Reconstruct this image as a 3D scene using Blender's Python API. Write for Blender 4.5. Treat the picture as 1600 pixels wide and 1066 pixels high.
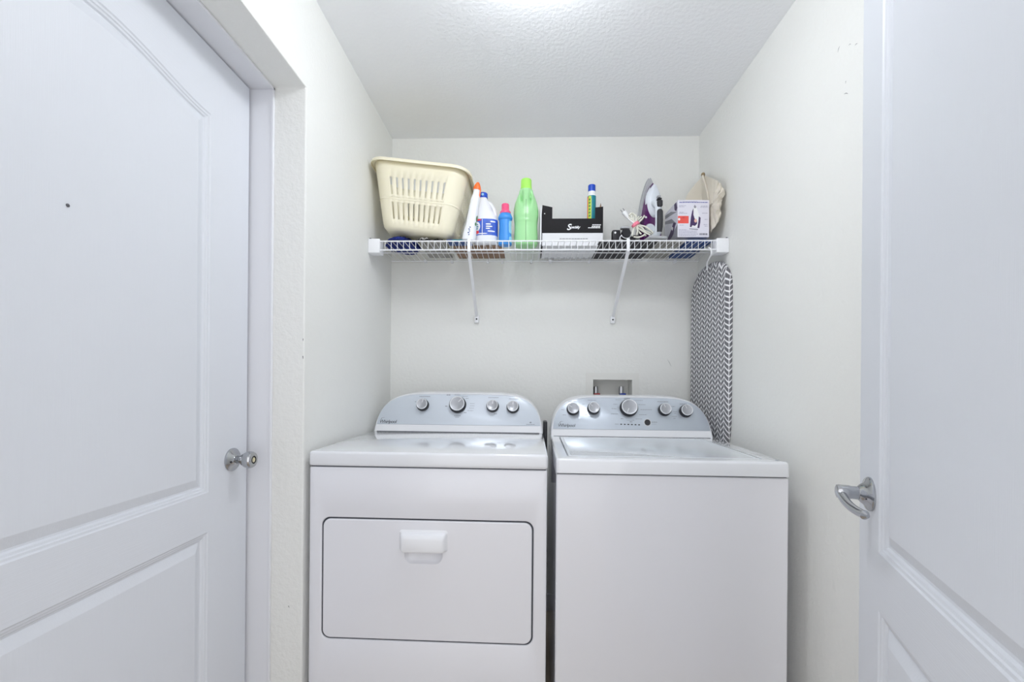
import bpy, bmesh, math, random
from mathutils import Vector, Matrix, noise
from mathutils.geometry import tessellate_polygon

random.seed(7)
for o in list(bpy.data.objects):
    bpy.data.objects.remove(o)
scene = bpy.context.scene
COL = scene.collection
PI = math.pi

# ------------------------------------------------------------------ camera
F_PX, CX, HZ = 680.0, 800.0, 595.0
CAM = Vector((0.0, 0.0, 1.15))
YAW, ROLL = math.atan(21.0 / F_PX), 0.008
CAMR = Matrix.Rotation(YAW, 3, 'Z') @ Matrix.Rotation(PI / 2, 3, 'X') @ Matrix.Rotation(ROLL, 3, 'Z')
cam_data = bpy.data.cameras.new('camera')
cam_data.sensor_width = 36.0
cam_data.lens = F_PX / 1600.0 * 36.0
cam_data.shift_y = (HZ - 533.0) / 1600.0
cam_data.clip_start = 0.02
cam = bpy.data.objects.new('camera', cam_data)
cam.matrix_world = Matrix.Translation(CAM) @ CAMR.to_4x4()
COL.objects.link(cam)
scene.camera = cam

# ------------------------------------------------------------------ world, exposure
world = bpy.data.worlds.new('world')
scene.world = world
world.use_nodes = True
bg = world.node_tree.nodes['Background']
bg.inputs['Color'].default_value = (0.97, 0.97, 0.985, 1)
bg.inputs['Strength'].default_value = 1.65
LAMP_STRENGTH = 41.0
LAMP_COLOR = (0.94, 0.97, 1.0, 1)
scene.view_settings.view_transform = 'Standard'
scene.view_settings.look = 'None'
scene.view_settings.exposure = 0.04
scene.view_settings.gamma = 1.0
scene.view_settings.use_curve_mapping = False
scene.cycles.use_denoising = True
scene.cycles.max_bounces = 12
scene.cycles.diffuse_bounces = 8


def at(px, py, Y):
    """world point on the photo ray through pixel (px, py) at room depth Y"""
    d = CAMR @ Vector(((px - CX) / F_PX, -(py - HZ) / F_PX, -1.0))
    t = (Y - CAM.y) / d.y
    return CAM + d * t


# ------------------------------------------------------------------ materials
MATS = {}


def mat(name, color, rough=0.5, metal=0.0, coat=0.0, bump=None, trans=0.0, ior=1.45, sss=0.0,
        emit=None, vary=None, spec=0.5):
    if name in MATS:
        return MATS[name]
    m = bpy.data.materials.new(name)
    m.use_nodes = True
    nt = m.node_tree
    b = nt.nodes['Principled BSDF']
    c = tuple(color) + (1,)
    b.inputs['Base Color'].default_value = c
    b.inputs['Roughness'].default_value = rough
    b.inputs['Metallic'].default_value = metal
    b.inputs['Coat Weight'].default_value = coat
    b.inputs['Coat Roughness'].default_value = 0.08
    b.inputs['Transmission Weight'].default_value = trans
    b.inputs['IOR'].default_value = ior
    b.inputs['Specular IOR Level'].default_value = spec
    if sss:
        b.inputs['Subsurface Weight'].default_value = sss
        b.inputs['Subsurface Radius'].default_value = (0.02, 0.02, 0.015)
        b.inputs['Subsurface Scale'].default_value = 0.3
    if emit:
        b.inputs['Emission Color'].default_value = tuple(emit[0]) + (1,) if len(emit[0]) == 3 else emit[0]
        b.inputs['Emission Strength'].default_value = emit[1]
    if bump or vary:
        tc = nt.nodes.new('ShaderNodeTexCoord')
    if bump:
        sc, strength, dist, stretch = bump
        mp = nt.nodes.new('ShaderNodeMapping')
        mp.inputs['Scale'].default_value = stretch
        nz = nt.nodes.new('ShaderNodeTexNoise')
        nz.inputs['Scale'].default_value = sc
        nz.inputs['Detail'].default_value = 3.0
        bp = nt.nodes.new('ShaderNodeBump')
        bp.inputs['Strength'].default_value = strength
        bp.inputs['Distance'].default_value = dist
        nt.links.new(tc.outputs['Object'], mp.inputs['Vector'])
        nt.links.new(mp.outputs['Vector'], nz.inputs['Vector'])
        nt.links.new(nz.outputs['Fac'], bp.inputs['Height'])
        nt.links.new(bp.outputs['Normal'], b.inputs['Normal'])
    if vary:
        sc2, amt = vary
        n2 = nt.nodes.new('ShaderNodeTexNoise')
        n2.inputs['Scale'].default_value = sc2
        n2.inputs['Detail'].default_value = 4.0
        rp = nt.nodes.new('ShaderNodeValToRGB')
        rp.color_ramp.elements[0].position = 0.35
        rp.color_ramp.elements[1].position = 0.65
        rp.color_ramp.elements[0].color = tuple(max(0, x * (1 - amt)) for x in color) + (1,)
        rp.color_ramp.elements[1].color = c
        nt.links.new(tc.outputs['Object'], n2.inputs['Vector'])
        nt.links.new(n2.outputs['Fac'], rp.inputs['Fac'])
        nt.links.new(rp.outputs['Color'], b.inputs['Base Color'])
    MATS[name] = m
    return m


def srgb(r, g, b):
    def f(v):
        v /= 255.0
        return v / 12.92 if v <= 0.04045 else ((v + 0.055) / 1.055) ** 2.4
    return (f(r), f(g), f(b))


M_WALL = mat('wall_paint', (0.79, 0.795, 0.775), 0.75, bump=(75, 0.45, 0.004, (1, 1, 1)))
M_CEIL = mat('ceiling_paint', (0.88, 0.895, 0.925), 0.85, bump=(80, 0.35, 0.005, (1, 1, 1)))
M_DOORV = mat('door_paint_upright_grain', (0.70, 0.725, 0.775), 0.42, bump=(1, 0.22, 0.0012, (420, 420, 12)))
M_DOORH = mat('door_paint_level_grain', (0.70, 0.725, 0.775), 0.42, bump=(1, 0.22, 0.0012, (12, 420, 420)))
M_TRIM = mat('trim_paint', (0.76, 0.77, 0.81), 0.38)
M_FLOOR = mat('floor_tile', srgb(196, 184, 168), 0.35, vary=(3.0, 0.12))
M_ENAMEL = mat('white_enamel', (0.76, 0.765, 0.81), 0.22, coat=0.6)
M_DECK = mat('gloss_white_enamel', (0.76, 0.775, 0.81), 0.12, coat=0.8)
M_PLASTIC = mat('white_plastic', (0.80, 0.81, 0.84), 0.3, coat=0.2)
M_PANEL = mat('silver_panel', (0.62, 0.67, 0.74), 0.33, metal=0.25, bump=(1, 0.05, 0.0005, (3, 900, 900)))
M_PANEL2 = mat('brushed_panel', (0.55, 0.60, 0.67), 0.3, metal=0.4, bump=(1, 0.05, 0.0005, (3, 900, 900)))
M_KNOBCAP = mat('knob_silver', (0.40, 0.41, 0.44), 0.35, metal=0.5)
M_KNOBRIM = mat('knob_bright_ring', (0.88, 0.89, 0.92), 0.25, metal=0.3)
M_BLACK = mat('black_plastic', (0.012, 0.012, 0.016), 0.35)
M_DARK = mat('dark_gap', (0.05, 0.055, 0.07), 0.6)
M_INK = mat('grey_ink', (0.07, 0.075, 0.09), 0.6)
M_INKLT = mat('pale_grey_ink', (0.30, 0.32, 0.36), 0.6)
M_CHROME = mat('chrome', (0.48, 0.49, 0.51), 0.10, metal=1.0)
M_BRASS = mat('pale_brass', (0.75, 0.70, 0.52), 0.25, metal=1.0)
M_STEELSIDE = mat('grey_cabinet_side', (0.30, 0.33, 0.37), 0.35, metal=0.3)
M_WIRE = mat('white_vinyl_wire', (0.84, 0.85, 0.88), 0.35)
M_CREAM = mat('cream_plastic', (0.86, 0.81, 0.64), 0.35, sss=0.15)
M_NAVY = mat('navy_chenille', (0.013, 0.03, 0.24), 0.9, vary=(60, 0.6))
M_WHITE = mat('bottle_white', (0.82, 0.84, 0.88), 0.3)
M_ORANGE = mat('orange_plastic', (0.95, 0.17, 0.03), 0.35)
M_BLUECAP = mat('blue_cap', (0.01, 0.07, 0.52), 0.35)
M_LABEL = mat('label_blue', (0.06, 0.15, 0.68), 0.4, vary=(22, 0.35))
M_RED = mat('print_red', (0.80, 0.06, 0.07), 0.5)
M_PRINTWHITE = mat('print_white', (0.85, 0.86, 0.88), 0.5)
M_SKYBLUE = mat('sky_blue_plastic', (0.05, 0.28, 0.74), 0.35)
M_PALEBLUE = mat('pale_blue_label', (0.30, 0.62, 0.85), 0.45)
M_PINK = mat('pink_cap', (0.85, 0.10, 0.24), 0.35)
M_GREEN = mat('green_bottle', (0.36, 0.70, 0.34), 0.28, sss=0.1)
M_LIME = mat('lime_cap', (0.40, 0.85, 0.14), 0.35)
M_SEAM = mat('green_seam', (0.10, 0.24, 0.10), 0.5)
M_CARTONBLACK = mat('carton_black', (0.014, 0.013, 0.016), 0.6, vary=(6, 0.5), spec=0.25)
M_CARD = mat('white_card', (0.74, 0.75, 0.78), 0.6)
M_BROWN = mat('brown_card', (0.32, 0.21, 0.14), 0.8, vary=(14, 0.3))
M_GREYPAPER = mat('grey_paper', (0.40, 0.39, 0.36), 0.8, vary=(18, 0.35))
M_TEAL = mat('teal_print', (0.01, 0.22, 0.27), 0.35)
M_LIMEPRINT = mat('lime_print', (0.55, 0.72, 0.08), 0.5)
M_PURPLE = mat('purple_plastic', (0.085, 0.012, 0.10), 0.25, coat=0.4)
M_IRONGREY = mat('iron_grey', (0.40, 0.41, 0.43), 0.35)
M_IRONWHITE = mat('iron_pale', (0.66, 0.70, 0.76), 0.25)
M_SOLE = mat('steel_sole', (0.55, 0.56, 0.58), 0.25, metal=0.9)
M_GRIP = mat('charcoal_grip', (0.03, 0.03, 0.035), 0.6)
M_CORD = mat('cream_cord', (0.72, 0.72, 0.64), 0.5)
M_LILAC = mat('lilac_card', (0.74, 0.73, 0.82), 0.5)
M_PRINTPURPLE = mat('print_purple', (0.06, 0.03, 0.11), 0.5)
M_PRINTGREY = mat('print_grey', (0.28, 0.28, 0.33), 0.5)
M_CANVAS = mat('canvas_cloth', (0.72, 0.67, 0.58), 0.9, bump=(400, 0.3, 0.001, (1, 1, 1)))
M_CANVASDK = mat('brown_tie', (0.28, 0.21, 0.12), 0.8)
M_CREAMEDGE = mat('box_wall_white', (0.76, 0.76, 0.735), 0.5)
M_VALVERED = mat('valve_red', (0.30, 0.02, 0.02), 0.4)
M_VALVEBLUE = mat('valve_blue', (0.01, 0.04, 0.32), 0.4)
M_SCUFF = mat('scuff_grey', (0.12, 0.12, 0.13), 0.8)
M_NAVYCARD = mat('navy_card', (0.015, 0.06, 0.22), 0.5)


def chevron_mat():
    m = bpy.data.materials.new('grey_chevron_fabric')
    m.use_nodes = True
    nt = m.node_tree
    N, L = nt.nodes, nt.links
    b = N['Principled BSDF']
    b.inputs['Roughness'].default_value = 0.85
    uv = N.new('ShaderNodeUVMap')
    uv.uv_map = 'UVMap'
    sp = N.new('ShaderNodeSeparateXYZ')
    L.new(uv.outputs['UV'], sp.inputs[0])

    def math_(op, a, bb=None):
        n = N.new('ShaderNodeMath')
        n.operation = op
        for i, v in enumerate((a, bb)):
            if v is None:
                continue
            if isinstance(v, (int, float)):
                n.inputs[i].default_value = v
            else:
                L.new(v, n.inputs[i])
        return n.outputs[0]
    col = 0.026                      # width of one leg of the zigzag, m
    row = 0.0235                     # height between stripes, m
    tri = math_('PINGPONG', sp.outputs[0], col)
    zz = math_('MULTIPLY_ADD', tri, 0.95)
    zz.node.inputs[2].default_value = 0
    zsum = math_('ADD', sp.outputs[1], zz)
    fr = math_('FRACT', math_('DIVIDE', zsum, row))
    s1 = math_('LESS_THAN', fr, 0.30)
    fx = math_('FRACT', math_('DIVIDE', math_('ADD', sp.outputs[0], 0.002), col))
    s2 = math_('LESS_THAN', fx, 0.11)
    w = math_('MAXIMUM', s1, s2)
    mx = N.new('ShaderNodeMix')
    mx.data_type = 'RGBA'
    L.new(w, mx.inputs['Factor'])
    mx.inputs['A'].default_value = (0.15, 0.15, 0.165, 1)
    mx.inputs['B'].default_value = (0.80, 0.80, 0.82, 1)
    L.new(mx.outputs['Result'], b.inputs['Base Color'])
    return m


M_CHEVRON = chevron_mat()


# ------------------------------------------------------------------ mesh helpers
class MB:
    def __init__(s):
        s.v, s.f, s.mi = [], [], []

    def add(s, vs, fs, mi=0):
        o = len(s.v)
        s.v += [tuple(p) for p in vs]
        s.f += [tuple(i + o for i in f) for f in fs]
        s.mi += [mi] * len(fs)
        return s

    def box(s, x0, x1, y0, y1, z0, z1, mi=0):
        vs = [(x, y, z) for z in (z0, z1) for y in (y0, y1) for x in (x0, x1)]
        return s.add(vs, [(0, 2, 3, 1), (4, 5, 7, 6), (0, 1, 5, 4), (2, 6, 7, 3), (0, 4, 6, 2), (1, 3, 7, 5)], mi)

    def rbox(s, x0, x1, y0, y1, z0, z1, r=0.004, seg=2, mi=0):
        bm = bmesh.new()
        bmesh.ops.create_cube(bm, size=1)
        for v in bm.verts:
            v.co = Vector(((x0 + x1) / 2 + v.co.x * (x1 - x0), (y0 + y1) / 2 + v.co.y * (y1 - y0),
                           (z0 + z1) / 2 + v.co.z * (z1 - z0)))
        bmesh.ops.bevel(bm, geom=bm.edges[:], offset=r, segments=seg, profile=0.5, affect='EDGES')
        bm.verts.index_update()
        s.add([v.co[:] for v in bm.verts], [[v.index for v in f.verts] for f in bm.faces], mi)
        bm.free()
        return s

    def loft(s, rings, cap0=True, cap1=True, mi=0, closed=True):
        n = len(rings[0])
        vs = [p for r in rings for p in r]
        fs = []
        for i in range(len(rings) - 1):
            for j in range(n if closed else n - 1):
                k = (j + 1) % n
                fs.append((i * n + j, i * n + k, (i + 1) * n + k, (i + 1) * n + j))
        if cap0:
            fs.append(tuple(range(n - 1, -1, -1)))
        if cap1:
            fs.append(tuple((len(rings) - 1) * n + j for j in range(n)))
        return s.add(vs, fs, mi)

    def tube(s, path, r, n=8, mi=0, caps=True, closed=False):
        P = [Vector(p) for p in path]
        R = r if isinstance(r, (list, tuple)) else [r] * len(P)
        rings = []
        up = None
        for i, p in enumerate(P):
            if closed:
                t = (P[(i + 1) % len(P)] - P[i - 1]).normalized()
            else:
                t = (P[min(i + 1, len(P) - 1)] - P[max(i - 1, 0)]).normalized()
            if up is None:
                a = Vector((0, 0, 1)) if abs(t.z) < 0.9 else Vector((1, 0, 0))
                up = (a - t * a.dot(t)).normalized()
            else:
                up = (up - t * up.dot(t)).normalized()
            w = t.cross(up)
            rings.append([p + (up * math.cos(2 * PI * k / n) + w * math.sin(2 * PI * k / n)) * R[i] for k in range(n)])
        if closed:
            rings.append(rings[0])
            caps = False
        return s.loft(rings, caps, caps, mi)

    def lathe(s, prof, n=24, org=(0, 0, 0), axis='Z', mi=0, caps=True):
        """prof: (radius, height) pairs; axis Z up, or -Y (towards the front)"""
        rings = []
        for r, h in prof:
            ring = []
            for k in range(n):
                a = 2 * PI * k / n
                if axis == 'Z':
                    p = (r * math.cos(a), r * math.sin(a), h)
                else:
                    p = (r * math.cos(a), -h, r * math.sin(a))
                ring.append((p[0] + org[0], p[1] + org[1], p[2] + org[2]))
            rings.append(ring)
        return s.loft(rings, caps, caps, mi)

    def prism(s, outline, y0, y1, mi=0, holes=()):
        """outline of (x, z) pairs extruded along y, with optional holes"""
        loops = [list(outline)] + [list(h) for h in holes]
        tess = tessellate_polygon([[Vector((x, z, 0)) for x, z in lp] for lp in loops])
        flat = [p for lp in loops for p in lp]
        n = len(flat)
        vs = [(x, y0, z) for x, z in flat] + [(x, y1, z) for x, z in flat]
        fs = [tuple(t) for t in tess] + [tuple(i + n for i in reversed(t)) for t in tess]
        o = 0
        for lp in loops:
            m = len(lp)
            for j in range(m):
                k = (j + 1) % m
                fs.append((o + j, o + k, n + o + k, n + o + j))
            o += m
        return s.add(vs, fs, mi)

    def xform(s, mtx):
        s.v = [tuple(mtx @ Vector(p)) for p in s.v]
        return s

    def build(s, name, material, parent=None, smooth=35, fix=True):
        me = bpy.data.meshes.new(name)
        me.from_pydata(s.v, [], s.f)
        if fix:
            bm = bmesh.new()
            bm.from_mesh(me)
            bmesh.ops.recalc_face_normals(bm, faces=bm.faces[:])
            bm.to_mesh(me)
            bm.free()
        mats = material if isinstance(material, (list, tuple)) else [material]
        for m in mats:
            me.materials.append(m)
        if len(mats) > 1:
            me.polygons.foreach_set('material_index', s.mi)
        if smooth:
            me.polygons.foreach_set('use_smooth', [True] * len(me.polygons))
            me.set_sharp_from_angle(angle=math.radians(smooth))
        me.update()
        o = bpy.data.objects.new(name, me)
        COL.objects.link(o)
        if parent is not None:
            o.parent = parent
        return o


def empty(name, loc, label, cat, rotz=0.0, group=None):
    o = bpy.data.objects.new(name, None)
    o.empty_display_size = 0.05
    COL.objects.link(o)
    o.location = loc
    o.rotation_euler = (0, 0, rotz)
    o['label'] = label
    o['category'] = cat
    if group:
        o['group'] = group
    return o


def tag(o, label, cat, group=None):
    o['label'] = label
    o['category'] = cat
    if group:
        o['group'] = group
    return o


def struct(o, label=None):
    o['kind'] = 'structure'
    if label:
        o['label'] = label
    return o


def rrect(x0, x1, z0, z1, r, seg=6):
    pts = []
    for cx, cz, a0 in ((x1 - r, z1 - r, 0), (x0 + r, z1 - r, 90), (x0 + r, z0 + r, 180), (x1 - r, z0 + r, 270)):
        for i in range(seg + 1):
            a = math.radians(a0 + 90.0 * i / seg)
            pts.append((cx + r * math.cos(a), cz + r * math.sin(a)))
    return pts


def sring(z, rx, ry, p=2.0, n=40, cx=0.0, cy=0.0):
    out = []
    for k in range(n):
        a = 2 * PI * k / n
        c, s = math.cos(a), math.sin(a)
        d = (abs(c) ** p + abs(s) ** p) ** (-1.0 / p)
        out.append((cx + rx * c * d, cy + ry * s * d, z))
    return out


def interp(secs, z):
    for a, b in zip(secs, secs[1:]):
        if a[0] <= z <= b[0]:
            t = (z - a[0]) / max(1e-9, b[0] - a[0])
            return [a[i] + (b[i] - a[i]) * t for i in range(len(a))]
    return list(secs[-1])


def patch(mb, secs, a_c, z_c, ra, rz, off=0.0012, p=2.0, n=24, rings=3, mi=0, shape=2.0):
    """thin printed patch lying on a bottle surface: centre angle a_c, half-angle ra, half-height rz"""
    vs, fs = [], []
    def surf(a, z):
        q = interp(secs, z)
        c, s = math.cos(a), math.sin(a)
        d = (abs(c) ** p + abs(s) ** p) ** (-1.0 / p)
        return ((q[1] + off) * c * d, (q[2] + off) * s * d, z)
    vs.append(surf(a_c, z_c))
    for i in range(1, rings + 1):
        for k in range(n):
            t = 2 * PI * k / n
            c, s = math.cos(t), math.sin(t)
            d = (abs(c) ** shape + abs(s) ** shape) ** (-1.0 / shape) * i / rings
            vs.append(surf(a_c + ra * c * d, z_c + rz * s * d))
    for k in range(n):
        fs.append((0, 1 + k, 1 + (k + 1) % n))
    for i in range(rings - 1):
        for k in range(n):
            a, b2 = 1 + i * n + k, 1 + i * n + (k + 1) % n
            fs.append((a, a + n, b2 + n, b2))
    return mb.add(vs, fs, mi)


def text_mesh(name, body, size, material, parent, loc, rot, shear=0.0, bold=0.0, extrude=0.0003, align='LEFT', space=1.0):
    cu = bpy.data.curves.new(name, 'FONT')
    cu.body = body
    cu.size = size
    cu.shear = shear
    cu.offset = bold
    cu.extrude = extrude
    cu.align_x = align
    cu.space_character = space
    cu.resolution_u = 3
    t = bpy.data.objects.new(name + '_tmp', cu)
    COL.objects.link(t)
    me = bpy.data.meshes.new_from_object(t)
    bpy.data.objects.remove(t)
    bpy.data.curves.remove(cu)
    me.name = name
    me.materials.clear()
    me.materials.append(material)
    o = bpy.data.objects.new(name, me)
    COL.objects.link(o)
    o.parent = parent
    o.location = loc
    o.rotation_euler = rot
    return o


# ------------------------------------------------------------------ room shell
YB, ZC = 2.19, 2.374
XL, XR = at(611.5, 420, YB).x, at(1091, 420, YB).x
Y_REV = 1.327            # far reveal of the side door opening
Y_NEAR = 0.36            # near reveal
Z_OPEN = 2.052
XD = -0.855              # face of the side door

struct(MB().box(-1.1, 1.1, -1.2, 2.35, -0.08, 0).build('floor', M_FLOOR))
struct(MB().box(-1.1, 1.1, -0.25, 2.35, ZC, ZC + 0.1).build('ceiling', M_CEIL))

# back wall with the opening for the washer outlet box
HB = (at(926, 600, YB).x, at(988, 600, YB).x, 1.02, at(957, 593, YB).z)
w = MB()
w.prism([(XL - 0.3, 0), (XR + 0.15, 0), (XR + 0.15, ZC), (XL - 0.3, ZC)], YB, YB + 0.12,
        holes=[[(HB[0], HB[2]), (HB[1], HB[2]), (HB[1], HB[3]), (HB[0], HB[3])]])
wall_back = struct(w.build('wall_back', M_WALL, smooth=0))

w = MB()
w.prism([(-0.25, 0), (Y_NEAR, 0), (Y_NEAR, Z_OPEN), (Y_REV, Z_OPEN), (Y_REV, 0), (YB, 0), (YB, ZC), (-0.25, ZC)], 0, 0.27)
# prism gives (x, y, z) = (depth, thickness, height): turn so that thickness runs to -X
w.v = [(XL - p[1], p[0], p[2]) for p in w.v]
wall_left = w.build('wall_left', M_WALL, smooth=0)
bv = wall_left.modifiers.new('soft_corner', 'BEVEL')
bv.width, bv.segments, bv.limit_method = 0.004, 2, 'ANGLE'
struct(wall_left)
wall_right = struct(MB().box(XR, XR + 0.12, -0.25, YB, 0, ZC).build('wall_right', M_WALL, smooth=0))
struct(MB().rbox(XR - 0.012, XR, -0.25, YB, 0, 0.085, 0.003).build('baseboard_right', M_TRIM))
struct(MB().rbox(XL, XR - 0.012, YB - 0.012, YB, 0, 0.085, 0.003).build('baseboard_back', M_TRIM))
struct(MB().rbox(XL, XL + 0.012, Y_REV + 0.03, YB - 0.012, 0, 0.085, 0.003).build('baseboard_left', M_TRIM))

# small scuffs of the wall paint
def scuff(parent, a, b, wd, plane):
    mb = MB()
    a, b = Vector(a), Vector(b)
    mb.tube([a, (a + b) / 2 + Vector((0, 0, 0.002)), b], [wd * 0.4, wd, wd * 0.3], 6)
    mb.build('scuff_mark', M_SCUFF, parent)
def on_right(px, py):
    d = CAMR @ Vector(((px - CX) / F_PX, -(py - HZ) / F_PX, -1.0))
    return CAM + d * ((XR - CAM.x) / d.x)
for (a, b, wd) in (((1312, 72), (1309, 82), 0.0007), ((1319, 147), (1325, 146.5), 0.0009), ((1322, 126), (1321, 131), 0.0005),
                   ((1326, 71), (1330, 69), 0.0005), ((1336, 71), (1340, 68), 0.0006)):
    scuff(wall_right, on_right(*a), on_right(*b), wd, 'r')
for (a, b, wd) in (((473.5, 529), (473.5, 533), 0.0012), ((473, 556), (473.5, 561), 0.0014), ((450, 947), (452, 950), 0.0010)):
    scuff(wall_left, at(a[0], a[1], Y_REV), at(b[0], b[1], Y_REV), wd, 'l')
scuff(wall_back, at(1043, 562, YB), at(1049, 573, YB), 0.0006, 'b')
def on_left(px, py):
    d = CAMR @ Vector(((px - CX) / F_PX, -(py - HZ) / F_PX, -1.0))
    return CAM + d * ((XL - CAM.x) / d.x)

# ---- door frame of the side door: jambs, head, stop
JX = (XD - 0.04, -0.786)
J0, J1, JT = Y_NEAR, Y_REV, Z_OPEN
t = MB()
t.rbox(JX[0], JX[1], J1 - 0.006, J1 - 0.0005, 0, JT - 0.006, 0.001, 1)
t.rbox(JX[0], JX[1], J0 + 0.0005, J0 + 0.03, 0, JT - 0.006, 0.001, 1)
t.rbox(JX[0], JX[1], J0 + 0.0005, J1 - 0.0005, JT - 0.006, JT - 0.0005, 0.001, 1)
# thin stepped lip along the inner edge
t.rbox(JX[1] - 0.004, JX[1] + 0.003, J1 - 0.009, J1 - 0.0005, 0, JT - 0.001, 0.001, 1)
t.rbox(JX[1] - 0.004, JX[1] + 0.003, J0 + 0.0005, J1 - 0.0005, JT - 0.009, JT - 0.0005, 0.001, 1)
struct(t.build('trim_1', M_TRIM))

ws = MB()  # dark strip added behind the door to block light leaking through the gap
ws.box(XD - 0.062, XD - 0.0365, J1 - 0.032, J1 - 0.0065, 0, JT - 0.0065)
ws.box(XD - 0.062, XD - 0.0365, J0 + 0.031, J1 - 0.0065, JT - 0.034, JT - 0.0065)
ws.box(XD - 0.062, XD - 0.0365, J0 + 0.031, J0 + 0.050, 0, JT - 0.0065)
struct(ws.build('trim_2', M_DARK, smooth=0))

# ---- moulded two-panel doors
PROFILE = [(0.0, 0.0), (0.003, 0.0025), (0.0075, 0.0032), (0.0095, 0.0055), (0.0140, 0.0065), (0.017, 0.0100),
           (0.021, 0.0105), (0.040, 0.0030), (0.0435, 0.0020)]

def panel_door(name, W, H, stile, z_low, z_lock0, z_lock1, z_spring, rise, thick=0.035):
    """local: x across 0..W, front face y = 0 facing -y, z up"""
    mb = MB()
    NA = 18
    x0, x1 = stile, W - stile
    xc, hw = W / 2, (W - 2 * stile) / 2

    def arch(x):
        q = min(1.0, abs(x - xc) / hw)
        return z_spring + rise * (0.5 + 0.5 * math.cos(PI * q)) * 1.0

    def loop(d, top):
        pts = [(x0 + d, None), (x1 - d, None)]
        zb = (z_lock1 if top else z_low) + d
        out = [(x0 + d, zb), (x1 - d, zb)]
        for i in range(NA + 1):
            x = x1 - d - (x1 - x0 - 2 * d) * i / NA
            z = (arch(x) if top else z_lock0) - d
            out.append((x, z))
        return out
    for top in (True, False):
        rings = [[(x, h, z) for x, z in loop(d, top)] for d, h in PROFILE]
        mb.loft(rings, False, True)
    # stiles and rails
    def quad(a, b, c, d, mi):
        mb.add([(p[0], 0, p[1]) for p in (a, b, c, d)], [(0, 1, 2, 3)], mi)
    zs = [0, z_low, z_lock0, z_lock1, z_spring, H]
    for i in range(5):
        quad((0, zs[i]), (x0, zs[i]), (x0, zs[i + 1]), (0, zs[i + 1]), 0)
        quad((x1, zs[i]), (W, zs[i]), (W, zs[i + 1]), (x1, zs[i + 1]), 0)
    quad((x0, 0), (x1, 0), (x1, z_low), (x0, z_low), 1)
    quad((x0, z_lock0), (x1, z_lock0), (x1, z_lock1), (x0, z_lock1), 1)
    for i in range(NA):
        xa, xb = x1 - (x1 - x0) * i / NA, x1 - (x1 - x0) * (i + 1) / NA
        quad((xb, arch(xb)), (xa, arch(xa)), (xa, H), (xb, H), 1)
    # edges and back
    mb.add([(0, 0, 0), (W, 0, 0), (W, 0, H), (0, 0, H), (0, thick, 0), (W, thick, 0), (W, thick, H), (0, thick, H)],
           [(4, 7, 6, 5), (0, 4, 5, 1), (3, 2, 6, 7), (0, 3, 7, 4), (1, 5, 6, 2)], 0)
    bm = bmesh.new()
    me = bpy.data.meshes.new('tmp')
    me.from_pydata(mb.v, [], mb.f)
    bm.from_mesh(me)
    for f, mi in zip(bm.faces, mb.mi):
        f.material_index = mi
    bmesh.ops.remove_doubles(bm, verts=bm.verts[:], dist=0.00005)
    bmesh.ops.recalc_face_normals(bm, faces=bm.faces[:])
    bm.to_mesh(me)
    bm.free()
    me.name = name
    me.materials.append(M_DOORV)
    me.materials.append(M_DOORH)
    me.polygons.foreach_set('use_smooth', [True] * len(me.polygons))
    me.set_sharp_from_angle(angle=math.radians(14))
    o = bpy.data.objects.new(name, me)
    COL.objects.link(o)
    return struct(o)


DW = 0.914
door1 = panel_door('door_1', DW, 2.035, 0.160, 0.22, 0.728, 0.835, 1.858, 0.036)
door1.location = (XD, Y_REV - 0.015 - DW, 0.006)
door1.rotation_euler = (0, 0, PI / 2)

# round knob with keyhole on the side door
KX, KZ = DW - 0.066, 0.907
r = MB().lathe([(0.0335, 0.0), (0.0335, 0.003), (0.031, 0.0055), (0.022, 0.009), (0.016, 0.014), (0.0125, 0.016)], 40, (KX, 0, KZ), '-Y')
r.build('rosette', M_CHROME, door1)
MB().lathe([(0.0025, 0.010), (0.0025, 0.0125)], 12, (KX - 0.020, 0, KZ - 0.004), '-Y').build('rosette_hole', M_BLACK, door1)
k = MB().lathe([(0.0115, 0.012), (0.0110, 0.024), (0.013, 0.029), (0.018, 0.035), (0.0225, 0.043), (0.0245, 0.052),
                (0.0238, 0.059), (0.021, 0.0635), (0.014, 0.0650), (0.0115, 0.0650), (0.0108, 0.060)], 40, (KX, 0, KZ), '-Y')
knob = k.build('door_knob', M_CHROME, door1)
MB().lathe([(0.0105, 0.058), (0.0105, 0.0615)], 24, (KX, 0, KZ), '-Y').build('lock_recess', M_BLACK, knob)
kc = MB().lathe([(0.0072, 0.060), (0.0072, 0.0648), (0.006, 0.0655)], 20, (KX, 0, KZ), '-Y')
kc.rbox(KX - 0.0008, KX + 0.0008, -0.0664, -0.064, KZ - 0.004, KZ + 0.004, 0.0002, 1)
kc.build('key_cylinder', M_BRASS, knob)
# nail hole in the upper panel
hp = at(107, 321, 1.0)
d_ = CAMR @ Vector(((107 - CX) / F_PX, -(321 - HZ) / F_PX, -1.0))
hp = CAM + d_ * ((XD - CAM.x) / d_.x)
MB().lathe([(0.0032, -0.0018), (0.0032, -0.0005), (0.0015, 0.0006)], 14, (hp.y - door1.location.y, 0, hp.z - 0.006), '-Y').build('nail_hole', M_SCUFF, door1)

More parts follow.
